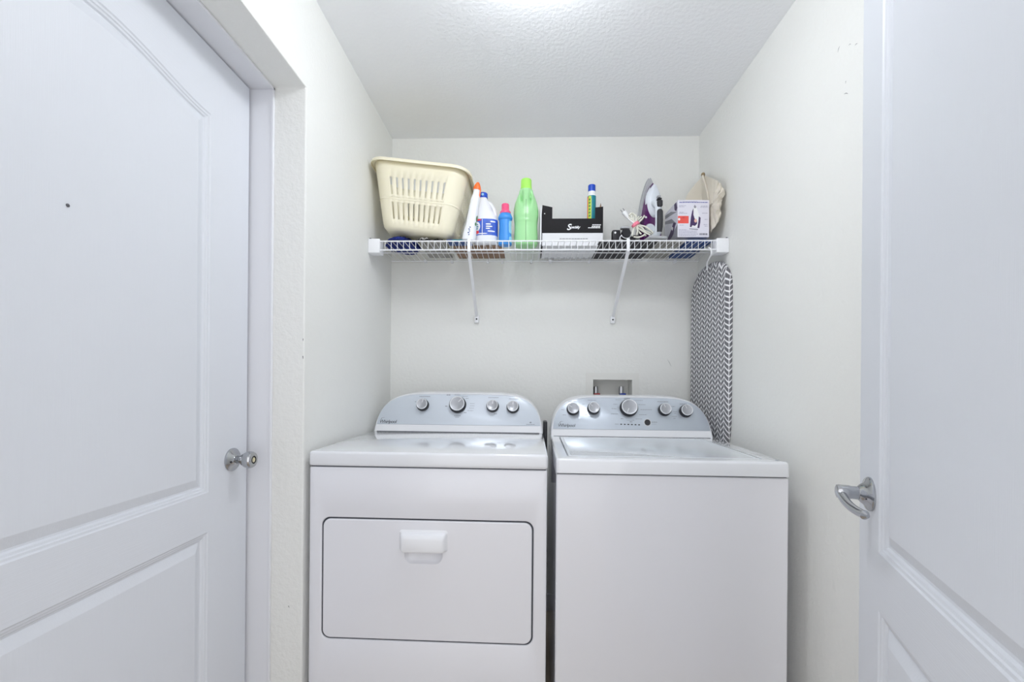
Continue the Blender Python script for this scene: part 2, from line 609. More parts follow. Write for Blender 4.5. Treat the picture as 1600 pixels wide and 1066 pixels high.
# open door standing in front of the right wall
ANG = math.radians(22.0)
door2 = panel_door('door_2', 0.76, 2.035, 0.105, 0.22, 0.729, 0.834, 1.885, 0.036)
door2.location = (at(1345, 600, 0.915).x, 0.915, 0.006)
door2.rotation_euler = (0, 0, math.atan2(-math.cos(ANG), -math.sin(ANG)))
LX, LZ = 0.060, 0.931
MB().lathe([(0.0325, 0.0), (0.0325, 0.003), (0.030, 0.006), (0.022, 0.009), (0.017, 0.016), (0.0135, 0.019)], 40, (LX, 0, LZ), '-Y').build('rosette', M_CHROME, door2)
lv = MB()
lv.lathe([(0.0125, 0.016), (0.0125, 0.030), (0.0135, 0.033), (0.0135, 0.050), (0.0125, 0.053)], 28, (LX, 0, LZ), '-Y')
path, rad = [], []
for i in range(15):
    s = i / 14.0
    path.append((LX + 0.002 + 0.098 * s, -(0.047 - 0.016 * s ** 2.2), LZ - 0.002 - 0.017 * (1 - (1 - s) ** 2.5)))
    rad.append(0.0085 - 0.0012 * s + (0.001 if i == 13 else 0) - (0.004 if i == 14 else 0))
lv.tube(path, rad, 18)
lever = lv.build('lever_handle', M_CHROME, door2)
MB().lathe([(0.0022, 0.008), (0.0022, 0.0125)], 12, (LX + 0.018, 0, LZ - 0.006), '-Y').build('rosette_hole', M_BLACK, door2)
MB().lathe([(0.0115, 0.0530), (0.0100, 0.0542)], 28, (LX, 0, LZ), '-Y').build('lever_cap', M_CHROME, lever)

# ------------------------------------------------------------------ ceiling lamp (just above the view)
M_GLOW = mat('lamp_glass', (0.9, 0.9, 0.9), 0.4, emit=(LAMP_COLOR, LAMP_STRENGTH))
lamp = empty('ceiling_lamp', (0.03, 1.11, ZC), 'round white flush ceiling lamp above the doorway side of the room', 'lamp')
MB().lathe([(0.09, 0.0), (0.095, -0.006), (0.092, -0.016), (0.085, -0.018)], 40).build('lamp_base', M_TRIM, lamp)
MB().lathe([(0.085, -0.016), (0.102, -0.030), (0.110, -0.050), (0.106, -0.072), (0.088, -0.094), (0.055, -0.108), (0.02, -0.113), (0.003, -0.1135)], 40).build('lamp_shade', M_GLOW, lamp)

# ------------------------------------------------------------------ laundry machines
def console(root, W, y0, z0, h, lean, depth, panel_m, inset=0.012):
    """arched control console: returns function mapping (u, v) on its face to local coordinates"""
    a = (W - 2 * inset) / 2
    cx = W / 2

    def top(u, aa, hh):
        q = min(1.0, abs(u) / aa)
        return hh * max(0.0, 1 - q ** 5.8) ** 0.5
    NU = 48

    def outline(aa, hh, zb):
        pts = [(-aa, zb)]
        for i in range(NU + 1):
            th = PI * (1 - i / NU)
            u = aa * math.cos(th)
            u = aa * math.copysign(abs(math.cos(th)) ** 0.7, math.cos(th))
            pts.append((u, zb + top(u, aa, hh - zb)))
        pts.append((aa, zb))
        out = []
        for p in pts:
            if not out or (Vector(p) - Vector(out[-1])).length > 1e-5:
                out.append(p)
        return out

    def P(u, v, off=0.0):
        # face plane leans back as it rises; off > 0 is towards the viewer
        s = lean / h
        n = Vector((0, -1, s)).normalized()
        q = Vector((cx + u, y0 + v * s, z0 + v)) + n * off
        return q
    o_out = outline(a, h, 0.0)
    rings = []
    for da, off in ((0.0, -depth), (0.0, -0.012), (0.002, -0.004), (0.006, 0.0), (0.0085, 0.0), (0.0095, -0.0025)):
        oo = outline(a - da, h - da, 0.0 if da < 0.008 else 0.0)
        if da >= 0.0085:
            oo = [(u, max(v, 0.030)) for u, v in oo]
        n = len(o_out)
        # resample to the same count
        while len(oo) < n:
            oo.append(oo[-1])
        oo = oo[:n]
        if off == -depth:
            rings.append([Vector((cx + u, y0 + depth + v * lean / h * 0.3, z0 + v)) for u, v in oo])
        else:
            rings.append([P(u, v, off) for u, v in oo])
    mb = MB()
    mb.loft(rings, True, True)
    body = mb.build('console', M_PLASTIC, root, smooth=40)
    # control panel set into the face
    ip = outline(a - 0.011, h - 0.011, 0.031)
    mp = MB()
    mp.loft([[P(u, v, -0.0025) for u, v in ip], [P(u, v, 0.0002) for u, v in ip],
             [P(u * 0.998, 0.031 + (v - 0.031) * 0.995 + 0.0003, 0.0006) for u, v in ip]], False, True)
    pan = mp.build('control_panel', panel_m, root, smooth=40)
    return P, body, pan


def dial(root, P, u, v, r, ang, big=False):
    base = P(u, v, 0.0)
    n = (P(u, v, 1.0) - base).normalized()
    xa = Vector((1, 0, 0))
    za = xa.cross(-n).normalized() * -1
    if za.z < 0:
        za = -za
    Mx = Matrix((xa, -n, za)).transposed().to_4x4()
    Mx.translation = base
    d = MB().lathe([(r * 0.93, 0.020), (r * 0.93, 0.0255), (r * 0.85, 0.0260), (r * 0.80, 0.0252), (r * 0.05, 0.0256)], 40, (0, 0, 0), '-Y')
    d.xform(Mx)
    cap = d.build('control_knob', M_KNOBCAP, root)
    s = MB().lathe([(r * 1.12, 0.0006), (r * 1.10, 0.014), (r * 0.97, 0.0205)], 40, (0, 0, 0), '-Y').xform(Mx)
    s.build('knob_skirt', M_BLACK, cap)
    rr = MB()
    rings = []
    for q, hh in ((0.965, 0.0195), (0.975, 0.0245), (0.94, 0.0268), (0.87, 0.0266), (0.85, 0.0256)):
        rings.append([(r * q * math.cos(2 * PI * k / 40), -hh, r * q * math.sin(2 * PI * k / 40)) for k in range(40)])
    rr.loft(rings, False, False).xform(Mx)
    rr.build('knob_ring', M_KNOBRIM, cap)
    g = MB()
    ca, sa = math.cos(ang), math.sin(ang)
    pts = []
    for (l, wd) in ((0.25, 0.05), (0.80, 0.05), (0.80, -0.05), (0.25, -0.05)):
        pts.append((r * (l * ca - wd * sa), r * (l * sa + wd * ca)))
    g.prism(pts, -0.0263, -0.0250).xform(Mx)
    g.build('knob_pointer', M_KNOBRIM, cap, smooth=0)


def bars(root, P, items, name='panel_lettering', material=None):
    """tiny print lines on a console face: (u, v, width, height)"""
    mb = MB()
    rnd = random.Random(len(items))
    for (u, v, wd, ht) in items:
        x = u - wd / 2
        while x < u + wd / 2 - 0.0005:
            l = min(rnd.uniform(0.0035, 0.009), u + wd / 2 - x)
            q = [P(x, v - ht / 2, 0.0010), P(x + l, v - ht / 2, 0.0010), P(x + l, v + ht / 2, 0.0010), P(x, v + ht / 2, 0.0010)]
            mb.add(q, [(0, 1, 2, 3)])
            x += l + 0.0012
    o = mb.build(name, material or M_INKLT, root, smooth=0, fix=False)
    o['kind'] = 'stuff'
    return o


def face_rot(P):
    n = (P(0, 0.05, 1.0) - P(0, 0.05, 0)).normalized()
    return (math.atan2(-n.y, n.z), 0, 0)


# ---- dryer
D_W, D_H = 0.738, 0.926
dryer = empty('clothes_dryer', (at(482.5, 850, 1.336).x + 0.001, 1.336, 0.0), 'white front-loading clothes dryer with a square hinged door, left of the washer', 'dryer', -0.016)
BAND = 0.046
DO = (0.040, D_W - 0.040, 0.343, 0.721)           # door opening x0,x1,z0,z1
b = MB()
hole = rrect(DO[0], DO[1], DO[2], DO[3], 0.026, 8)
DZT = D_H - BAND - 0.003
b.loft([[(x, 0.66, z) for x, z in rrect(0, D_W, 0.02, DZT, 0.004, 8)],
        [(x, 0.004, z) for x, z in rrect(0, D_W, 0.02, DZT, 0.004, 8)],
        [(x, 0.0012, z) for x, z in rrect(0.0012, D_W - 0.0012, 0.0212, DZT - 0.0012, 0.004, 8)],
        [(x, 0.0, z) for x, z in rrect(0.004, D_W - 0.004, 0.024, DZT - 0.004, 0.004, 8)],
        [(x, 0.0, z) for x, z in rrect(DO[0] - 0.004, DO[1] + 0.004, DO[2] - 0.004, DO[3] + 0.004, 0.030, 8)],
        [(x, 0.0012, z) for x, z in rrect(DO[0] - 0.001, DO[1] + 0.001, DO[2] - 0.001, DO[3] + 0.001, 0.027, 8)],
        [(x, 0.004, z) for x, z in hole],
        [(x, 0.03, z) for x, z in hole]], True, True)
body = b.build('cabinet', M_ENAMEL, dryer, smooth=50)
MB().box(0.004, D_W - 0.004, 0.006, 0.655, D_H - BAND - 0.006, D_H - BAND + 0.004).build('seam', M_DARK, dryer, smooth=0)
MB().rbox(-0.002, D_W + 0.002, -0.004, 0.665, D_H - BAND, D_H, 0.009, 4).build('top_deck', M_DECK, dryer, smooth=40)
for x in (0.05, D_W - 0.05):
    for y in (0.06, 0.60):
        MB().lathe([(0.02, 0.0), (0.02, 0.008), (0.012, 0.01), (0.012, 0.03)], 16, (x, y, 0)).build('foot', M_BLACK, dryer)
# dark gasket in the door gap
gk = MB()
gk.loft([[(x, y, z) for x, z in rrect(DO[0] + dd, DO[1] - dd, DO[2] + dd, DO[3] - dd, 0.026 - dd, 8)]
         for dd, y in ((0.0003, 0.029), (0.0003, 0.0045), (0.0052, 0.0045), (0.0052, 0.029))], False, False)
gk.build('door_gasket', M_DARK, dryer)
# door with pocket under the handle
g = 0.0042
dx0, dx1, dz0, dz1 = DO[0] + g, DO[1] - g, DO[2] + g, DO[3] - g
hx0 = 0.2890
hx1 = hx0 + 0.143
hz1, hz0 = dz1 - 0.034, dz1 - 0.093
pk = [(hx0 + 0.012, hz0 + 0.02), (hx1 - 0.012, hz0 + 0.02)]
for i in range(9):
    a_ = -PI / 2 * i / 8
    pk.append((hx1 - 0.036 + 0.024 * math.cos(a_), hz0 - 0.014 + 0.026 * math.sin(a_)))
for i in range(9):
    a_ = -PI / 2 - PI / 2 * i / 8
    pk.append((hx0 + 0.036 + 0.024 * math.cos(a_), hz0 - 0.014 + 0.026 * math.sin(a_)))
dm = MB()
outer = rrect(dx0, dx1, dz0, dz1, 0.024, 8)
def shrink(lp, d):
    return rrect(dx0 + d, dx1 - d, dz0 + d, dz1 - d, 0.024 - d, 8)
dm.loft([[(x, y, z) for x, z in shrink(outer, d)] for d, y in ((0, 0.026), (0, 0.0035), (0.0010, 0.0008), (0.0032, -0.0008))], True, False)
face_o = shrink(outer, 0.0032)
tess = tessellate_polygon([[Vector((x, z, 0)) for x, z in face_o], [Vector((x, z, 0)) for x, z in pk]])
fl = face_o + pk
dm.add([(x, -0.0008, z) for x, z in fl], [tuple(t_) for t_ in tess])
pcx, pcz = sum(p[0] for p in pk) / len(pk), hz0 + 0.01
dm.loft([[(pcx + (x - pcx) * s, y, pcz + (z - pcz) * s) for x, z in pk] for s, y in
         ((1.0, -0.0008), (0.97, 0.0012), (0.90, 0.0065), (0.78, 0.0105), (0.5, 0.013))], False, True)
ddoor = dm.build('door', M_ENAMEL, dryer, smooth=30)
hd = MB()
hr = []
for d, y in ((-0.004, -0.0006), (0.0, -0.0035), (0.0015, -0.011), (0.007, -0.0205), (0.012, -0.0225)):
    lp = []
    for x, z in rrect(hx0 + d, hx1 - d, hz0 + d * 0.25, hz1 - d * 1.5, 0.008, 5):
        lp.append((x, y, z))
    hr.append(lp)
hd.loft(hr, True, True)
hd.build('door_handle', M_PLASTIC, ddoor, smooth=45)

cy0 = 0.540
PD, con, pan = console(dryer, D_W, cy0, D_H - 0.001, 0.172, 0.064, 0.12, M_PANEL, 0.001)
MB().box(0.016, D_W - 0.016, cy0 - 0.001, cy0 + 0.08, D_H - 0.004, D_H + 0.0012).build('console_seam', M_DARK, dryer, smooth=0)

def uv_of(root, P, W, px, py):
    """photo pixel -> (u, v) on the console face plane"""
    M_ = Matrix.Translation(root.location) @ Matrix.Rotation(root.rotation_euler.z, 4, 'Z')
    p0, pu, pv = M_ @ P(0, 0), M_ @ P(1, 0), M_ @ P(0, 1)
    n = (pu - p0).cross(pv - p0)
    d = CAMR @ Vector(((px - CX) / F_PX, -(py - HZ) / F_PX, -1.0))
    t_ = (p0 - CAM).dot(n) / d.dot(n)
    q = CAM + d * t_ - p0
    eu, ev = (pu - p0), (pv - p0)
    return q.dot(eu) / eu.length_squared, q.dot(ev) / ev.length_squared

for (px, py, r, an) in ((661, 633.5, 0.0245, 1.4), (715.5, 633, 0.0335, 0.85), (770, 635.5, 0.0245, 1.5), (801.5, 637, 0.0245, 1.5)):
    u, v = uv_of(dryer, PD, D_W, px, py)
    dial(dryer, PD, u, v, r, an)
def textbars(root, P, W, lst, material=None, name='panel_lettering'):
    items = []
    for (px, py, wpx, hpx) in lst:
        u, v = uv_of(root, P, W, px, py)
        u2, v2 = uv_of(root, P, W, px + wpx, py + hpx)
        items.append((u, v, abs(u2 - u), abs(v2 - v)))
    bars(root, P, items, name, material)
textbars(dryer, PD, D_W, [(664, 619.8, 17, 1.2), (649.5, 628, 2, 1.0), (771, 621.5, 16, 1.0), (803, 623.5, 15, 0.8),
                          (701, 617.5, 6, 1.6), (715, 617, 9, 0.8), (727, 619.5, 9, 0.7), (730, 622.8, 4, 1), (697.5, 635, 3.5, 1.4),
                          (727, 645, 4, 1.2), (714.5, 650, 10, 1.1), (714.5, 652.2, 7, 0.8), (774, 647, 5, 0.9), (829, 663.5, 13, 1.0),
                          (738, 631, 7, 0.7), (738, 634.5, 7, 0.7), (737, 638, 7, 0.7), (735, 642, 9, 0.7)])
u, v = uv_of(dryer, PD, D_W, 592.5, 661)
lg = text_mesh('brand_lettering', 'Whirlpool', 0.0205, M_INK, dryer, PD(u, v, 0.0008), face_rot(PD), shear=0.18, bold=0.0, space=0.88)
u, v = uv_of(dryer, PD, D_W, 829, 660.5)
em = MB()
em.loft([[PD(u + 0.0045 * math.cos(2 * PI * k / 16), v + 0.003 * math.sin(2 * PI * k / 16), o_) for k in range(16)] for o_ in (0.0005, 0.0010)], False, True)
em.build('panel_emblem', M_INKLT, dryer)
def swoosh(root, P, W, px, py):
    u, v = uv_of(root, P, W, px, py)
    mb = MB()
    pts = [P(u + 0.012 * math.cos(a) , v + 0.0065 * math.sin(a), 0.0009) for a in [math.radians(75 + 7.0 * i) for i in range(26)]]
    mb.tube(pts, [0.0001 + 0.00055 * math.sin(PI * i / 25) for i in range(26)], 5)
    mb.build('brand_ring', M_INK, root)
swoosh(dryer, PD, D_W, 600, 655)
# black hose/plug corner seen in the gap behind the dryer
MB().rbox(D_W + 0.003, D_W + 0.020, 0.60, 0.665, 0.70, D_H + 0.045, 0.004).build('rear_bracket', M_BLACK, dryer)

# ---- washer
W_W, W_H = 0.688, 0.9145
washer = empty('washing_machine', (at(868.5, 850, 1.329).x, 1.329, 0.0), 'white top-loading washing machine with a glossy lid, right of the dryer', 'washing machine', -0.020)
b = MB()
b.box(0, W_W, 0.0, 0.66, 0.02, W_H - 0.047)
body = b.build('cabinet', M_ENAMEL, washer, smooth=20)
bv = body.modifiers.new('soft', 'BEVEL'); bv.width, bv.segments, bv.limit_method, bv.angle_limit = 0.006, 3, 'ANGLE', math.radians(60)
MB().box(0.005, W_W - 0.005, 0.006, 0.655, W_H - 0.05, W_H - 0.040).build('seam', M_DARK, washer, smooth=0)
for x in (0.05, W_W - 0.05):
    for y in (0.06, 0.60):
        MB().lathe([(0.02, 0.0), (0.02, 0.008), (0.012, 0.01), (0.012, 0.03)], 16, (x, y, 0)).build('foot', M_BLACK, washer)
# deck frame with the lid opening
lx0, lx1, ly0, ly1 = 0.036, W_W - 0.052, 0.046, 0.515
dk = MB()
dk.loft([[(x, y, z) for x, y in rrect(-0.001 + d, W_W + 0.001 - d, -0.003 + d, 0.665 - d, 0.010, 4)]
         for d, z in ((0.0, W_H - 0.044), (0.0, W_H - 0.009), (0.0018, W_H - 0.0035), (0.0045, W_H - 0.001), (0.009, W_H))]
        + [[(x, y, z) for x, y in rrect(lx0, lx1, ly0, ly1, 0.012, 4)] for z in (W_H, W_H - 0.04)], False, False)
deck = dk.build('top_deck', M_DECK, washer, smooth=40)
MB().box(lx0 - 0.01, lx1 + 0.01, ly0 - 0.01, ly1 + 0.01, W_H - 0.043, W_H - 0.016).build('lid_well', M_DARK, washer, smooth=0)
M_LID = mat('gloss_lid', (0.72, 0.755, 0.79), 0.16, coat=0.6)
ld = MB()
rg = []
for d, z in ((0.0, W_H - 0.014), (0.0, W_H - 0.004), (0.0015, W_H - 0.001), (0.004, W_H + 0.0005), (0.010, W_H + 0.0005), (0.0125, W_H - 0.0015)):
    rg.append([(x, y, z) for x, y in rrect(lx0 + 0.004 + d, lx1 - 0.0012 - d, ly0 + 0.0012 + d, ly1 - 0.002 - d, 0.013, 4)])
ld.loft(rg, True, True)
ld.build('lid', M_LID, washer, smooth=30)
for (x, y) in ((lx1 - 0.03, ly1 + 0.012), (lx1 + 0.030, ly0 - 0.02)):
    MB().lathe([(0.005, W_H - 0.002), (0.005, W_H + 0.0012), (0.003, W_H + 0.002)], 14, (x, y, 0)).build('bumper', M_INKLT, washer)
cyw = 0.538
PW, con, pan = console(washer, W_W, cyw, W_H - 0.001, 0.176, 0.064, 0.12, M_PANEL2, 0.002)
MB().box(0.016, W_W - 0.016, cyw - 0.001, cyw + 0.08, W_H - 0.004, W_H + 0.0012).build('console_seam', M_DARK, washer, smooth=0)
for (px, py, r, an) in ((895, 640, 0.0245, 2.6), (927, 639, 0.0245, 2.4), (982, 638, 0.0345, -2.0), (1038, 641, 0.0245, 1.9), (1071, 643, 0.0245, 1.9)):
    u, v = uv_of(washer, PW, W_W, px, py)
    dial(washer, PW, u, v, r, an)
u, v = uv_of(washer, PW, W_W, 1011.5, 660.5)
bt = MB()
bt.loft([[PW(u + r_ * math.cos(2 * PI * k / 28), v + r_ * math.sin(2 * PI * k / 28), o_) for k in range(28)]
         for r_, o_ in ((0.0125, 0.0), (0.0125, 0.003), (0.0115, 0.004), (0.009, 0.0036))], False, True)
st = bt.build('start_button', M_GRIP, washer)
rg = MB()
rg.loft([[PW(u + r_ * math.cos(2 * PI * k / 28), v + r_ * math.sin(2 * PI * k / 28), o_) for k in range(28)]
         for r_, o_ in ((0.0155, 0.0005), (0.0152, 0.002), (0.0128, 0.002))], False, False)
rg.build('button_ring', M_KNOBRIM, st)
for i in range(6):
    u, v = uv_of(washer, PW, W_W, 970.5 + i * 5.6, 663.2 + i * 0.17)
    q = MB()
    q.loft([[PW(u + a_, v + c_, o_) for a_, c_ in ((-0.0037, -0.002), (0.0037, -0.002), (0.0037, 0.002), (-0.0037, 0.002))] for o_ in (0.0003, 0.0012)], False, True)
    q.build('indicator_light', M_BLACK, washer, smooth=0)
textbars(washer, PW, W_W, [(893.5, 627.5, 11, 0.8), (925, 625.5, 13, 1.0), (979.5, 623, 9, 1.5), (966, 625, 9, 0.8), (997, 626, 15, 0.8),
                           (961.5, 632, 6, 0.9), (1003, 632.6, 11, 0.8), (959.5, 639, 8, 0.9), (1009.5, 640.5, 18, 0.9), (960, 647, 11, 0.9),
                           (1004.5, 648.4, 12, 0.9), (972, 654.5, 4.5, 1.0), (998.5, 655, 11, 0.8), (985, 657, 12, 0.8), (986, 659.5, 4, 1.4),
                           (963.8, 663, 6, 0.9), (1022.5, 660, 9, 1.2), (1022, 663, 7, 0.6), (1035.5, 628, 17, 1.3), (1067.5, 631.5, 11, 1.2),
                           (1051, 635.5, 7, 0.9), (1055, 643.5, 6, 0.9), (1055, 646, 4, 0.9), (1053.5, 651, 8, 0.9), (1054, 654, 4, 0.8),
                           (879, 640.5, 4, 0.7), (882, 648.5, 6, 0.7), (912, 640.5, 4, 0.7), (916, 648.2, 4, 0.8), (924, 651.7, 8, 0.8), (912, 632, 4, 0.6)])
u, v = uv_of(washer, PW, W_W, 871.5, 667)
text_mesh('brand_lettering', 'Whirlpool', 0.0200, M_INK, washer, PW(u, v, 0.0008), face_rot(PW), shear=0.18, bold=0.0, space=0.88)
swoosh(washer, PW, W_W, 879, 661)

# ------------------------------------------------------------------ washer outlet box in the back wall
ob = empty('outlet_box', (0, YB, 0), 'recessed white washer outlet box with two supply valves in the back wall', 'outlet box')
px0, px1 = at(915, 600, YB).x, at(998, 600, YB).x
zt = at(957, 583, YB).z
fr = MB()
fr.prism([(px0, HB[2] - 0.03), (px1, HB[2] - 0.03), (px1, zt), (px0, zt)], -0.004, 0.0,
         holes=[[(HB[0] + 0.002, HB[2] + 0.002), (HB[1] - 0.002, HB[2] + 0.002), (HB[1] - 0.002, HB[3] - 0.002), (HB[0] + 0.002, HB[3] - 0.002)]])
fr.build('face_plate', M_CREAMEDGE, ob, smooth=0)
bxm = MB()
e = 0.002
bxm.loft([[(x, y, z) for x, z in ((HB[0] + e, HB[2] + e), (HB[1] - e, HB[2] + e), (HB[1] - e, HB[3] - e), (HB[0] + e, HB[3] - e))] for y in (-0.003, 0.085)], False, True)
bxm.build('box_shell', M_CREAMEDGE, ob, smooth=0)
for (px, m_) in ((931, M_VALVERED), (971, M_VALVEBLUE)):
    x = at(px, 610, YB + 0.04).x
    z = at(px, 604, YB + 0.04).z
    vv = MB().lathe([(0.010, z - 0.13), (0.010, z - 0.05), (0.013, z - 0.048), (0.013, z - 0.012), (0.011, z), (0.006, z + 0.001)], 20, (x, 0.045, 0)).build('valve', M_CHROME, ob)
    hv = MB()
    hv.rbox(x - 0.012, x + 0.020, 0.018, 0.034, z - 0.062, z - 0.034, 0.005)
    hv.build('valve_handle', m_, vv)
MB().lathe([(0.004, 1.03), (0.004, at(984, 600, YB + 0.06).z)], 10, (at(984, 600, YB + 0.06).x, 0.06, 0)).build('drain_clip', M_STEELSIDE, ob)

# ------------------------------------------------------------------ wire shelf
SZ = 1.753               # top of the shelf deck
SY0, SY1 = 1.868, 2.172  # front lip, back rod
shelf = empty('wire_shelf', (0, SY1, SZ), 'white coated wire shelf across the back wall on two diagonal braces', 'shelf')
LIP = 0.041
def rod(y, z, r, name):
    MB().tube([(XL + 0.006, y - SY1, z - SZ), (XR - 0.006, y - SY1, z - SZ)], r, 8).build(name, M_WIRE, shelf)
rod(SY0, SZ - 0.003, 0.0032, 'front_rod')
rod(SY0, SZ - LIP, 0.0034, 'front_rod')
rod(SY1 - 0.002, SZ - 0.0062, 0.0028, 'back_rod')
rod(2.03, SZ - 0.0062, 0.0028, 'middle_rod')
wm = MB().tube([(0, -0.001, -0.0015), (0, SY0 - SY1 - 0.001, -0.0015), (0, SY0 - SY1 - 0.0035, -0.004), (0, SY0 - SY1 - 0.0035, -LIP + 0.001)], 0.0014, 6)
w0 = wm.build('deck_wire', M_WIRE, shelf)
NWIRE = 57
xs0, xs1 = XL + 0.020, XR - 0.020
w0.location.x = xs0
for i in range(1, NWIRE):
    c = w0.copy()
    COL.objects.link(c)
    c.location.x = xs0 + (xs1 - xs0) * i / (NWIRE - 1)
for sx, x in ((1, XL), (-1, XR)):
    eb = MB()
    xa, xb = sorted((x + sx * 0.0008, x + sx * 0.052))
    eb.rbox(xa, xb, SY0 - SY1 - 0.009, SY0 - SY1 + 0.045, -LIP - 0.014, 0.006, 0.003)
    xa, xb = sorted((x + sx * 0.0008, x + sx * 0.012))
    eb.rbox(xa, xb, SY0 - SY1 + 0.03, SY0 - SY1 + 0.07, -0.03, 0.012, 0.003)
    e_ = eb.build('end_bracket', M_WIRE, shelf)
    MB().lathe([(0.004, 0.0), (0.004, 0.004), (0.002, 0.005)], 10, (x + sx * 0.008, SY0 - SY1 + 0.0, 0.006)).build('screw', M_INK, e_)
for px in (605, 665, 706, 762, 785, 830, 860, 921, 988, 1055):
    xx = at(px, 406, SY1).x
    MB().rbox(xx - 0.006, xx + 0.006, -0.012, 0.0175, -0.014, -0.0005, 0.002).build('wall_clip', M_WIRE, shelf)
for (xf, zb_px) in ((733, 498), (981, 499)):
    ptop = at(xf, 385, SY0)
    xx = ptop.x
    zb = at(745 if xf < 800 else 961, zb_px, YB - 0.004).z
    br = MB()
    p0 = Vector((xx, SY0 - SY1 - 0.0085, -0.004)); p1 = Vector((xx, SY0 - SY1 - 0.006, -LIP - 0.006))
    p2 = Vector((xx, YB - SY1 - 0.016, zb - SZ + 0.012))
    br.rbox(xx - 0.0065, xx + 0.0065, p0.y - 0.003, p0.y + 0.004, -LIP - 0.010, 0.004, 0.0015)
    dirv = (p2 - p1)
    L_ = dirv.length
    side = Vector((1, 0, 0))
    nrm = side.cross(dirv.normalized())
    rings = []
    for s_ in (0.0, 1.0):
        q = p1 + dirv * s_
        wd = 0.0065
        rings.append([q + side * wd + nrm * 0.004, q - side * wd + nrm * 0.004, q - side * wd - nrm * 0.004, q + side * wd - nrm * 0.004])
    br.loft(rings)
    br.rbox(xx - 0.011, xx + 0.011, YB - SY1 - 0.016, YB - SY1 - 0.0006, zb - SZ - 0.022, zb - SZ + 0.016, 0.003)
    b_ = br.build('support_brace', M_WIRE, shelf, smooth=30)
    MB().lathe([(0.0042, 0.0), (0.0042, 0.002), (0.002, 0.003)], 12, (xx, YB - SY1 - 0.0155, zb - SZ - 0.004), '-Y').build('screw', M_BLACK, b_)

# ------------------------------------------------------------------ things on the shelf
TOP = SZ + 0.0006

# ---- laundry basket
def basket():
    tilt = math.radians(6.6)
    c = at(655, 366, 1.985)
    root = empty('laundry_basket', (-0.479, 1.972, TOP + 0.038), 'cream plastic laundry basket with slotted sides, tilted on the shelf', 'basket')
    root.rotation_euler = (0, tilt, 0)
    H = 0.276
    secs = [(0.0, 0.150, 0.100), (0.004, 0.158, 0.108), (0.02, 0.164, 0.114), (0.16 * H, 0.169, 0.119)]
    def half(t):
        return 0.153 + 0.0525 * t, 0.105 + 0.043 * t
    ts = [0.0, 0.05, 0.15, 0.40, 0.435, 0.475, 0.51, 0.76, 0.90, 1.0]
    slot_rows = {2, 4, 6}
    NLS, NSS = 10, 6
    ring_def = []   # (kind, fraction) around the rim, starting on the front
    def side(n):
        out = []
        for i in range(n):
            a0 = -1 + 2 * (i + 0.33) / n
            a1 = -1 + 2 * (i + 0.67) / n
            out += [(a0, True), (a1, False)]
        return [(-1, False)] + out
    def ring(t, inset=0.0):
        hx, hy = half(t)
        hx -= inset; hy -= inset
        r = 0.050 + 0.018 * t
        pts, slot = [], []
        sx, sy = hx - r, hy - r
        sides = [('f', NLS), ('r', NSS), ('b', NLS), ('l', NSS)]
        for s_, n in sides:
            for fr_, is_slot in side(n):
                if s_ == 'f': p = (fr_ * sx, -hy)
                elif s_ == 'r': p = (hx, fr_ * sy)
                elif s_ == 'b': p = (-fr_ * sx, hy)
                else: p = (-hx, -fr_ * sy)
                pts.append(p); slot.append(is_slot)
            cxy = {'f': (sx, -sy, -90), 'r': (sx, sy, 0), 'b': (-sx, sy, 90), 'l': (-sx, -sy, 180)}[s_]
            for i in range(6):
                a = math.radians(cxy[2] + 90.0 * i / 6)
                pts.append((cxy[0] + r * math.cos(a), cxy[1] + r * math.sin(a))); slot.append(False)
        return pts, slot
    mb = MB()
    rings = []
    for t in ts:
        ins = 0.012 if t == 0 else (0.002 if t == 0.05 else 0)
        p, slot = ring(t, ins)
        rings.append([(x - 0.012 * t, y, t * H) for x, y in p])
    n = len(rings[0])
    vs = [p for r in rings for p in r]
    fs = []
    for i in range(len(rings) - 1):
        for j in range(n):
            if i in slot_rows and slot[j]:
                continue
            k2 = (j + 1) % n
            fs.append((i * n + j, i * n + k2, (i + 1) * n + k2, (i + 1) * n + j))
    fs.append(tuple(range(n - 1, -1, -1)))
    mb.add(vs, fs)
    body = mb.build('basket_body', M_CREAM, root, smooth=50)
    sol = body.modifiers.new('wall', 'SOLIDIFY'); sol.thickness = 0.0028; sol.offset = -1
    # raised band between the slot rows
    for t in (0.455,):
        p, _ = ring(t)
        MB().loft([[(x * (1 + q) - 0.012 * t, y * (1 + q), t * H + z) for x, y in p] for q, z in ((0.0, -0.004), (0.008, -0.002), (0.008, 0.002), (0.0, 0.004))], False, False).build('side_band', M_CREAM, root)
    # rolled rim
    p, _ = ring(1.0)
    hx, hy = half(1.0)
    rg = []
    for d, z in ((0.0, -0.002), (0.0, 0.003), (0.006, 0.0055), (0.013, 0.004), (0.0165, -0.002), (0.016, -0.010), (0.0135, -0.010), (0.013, -0.002), (0.0, -0.002)):
        rg.append([(x * (1 + d / hx) - 0.012, y * (1 + d / hy), H + z) for x, y in p])
    MB().loft(rg, False, False).build('rim', M_CREAM, root, smooth=50)
    return root
basket()


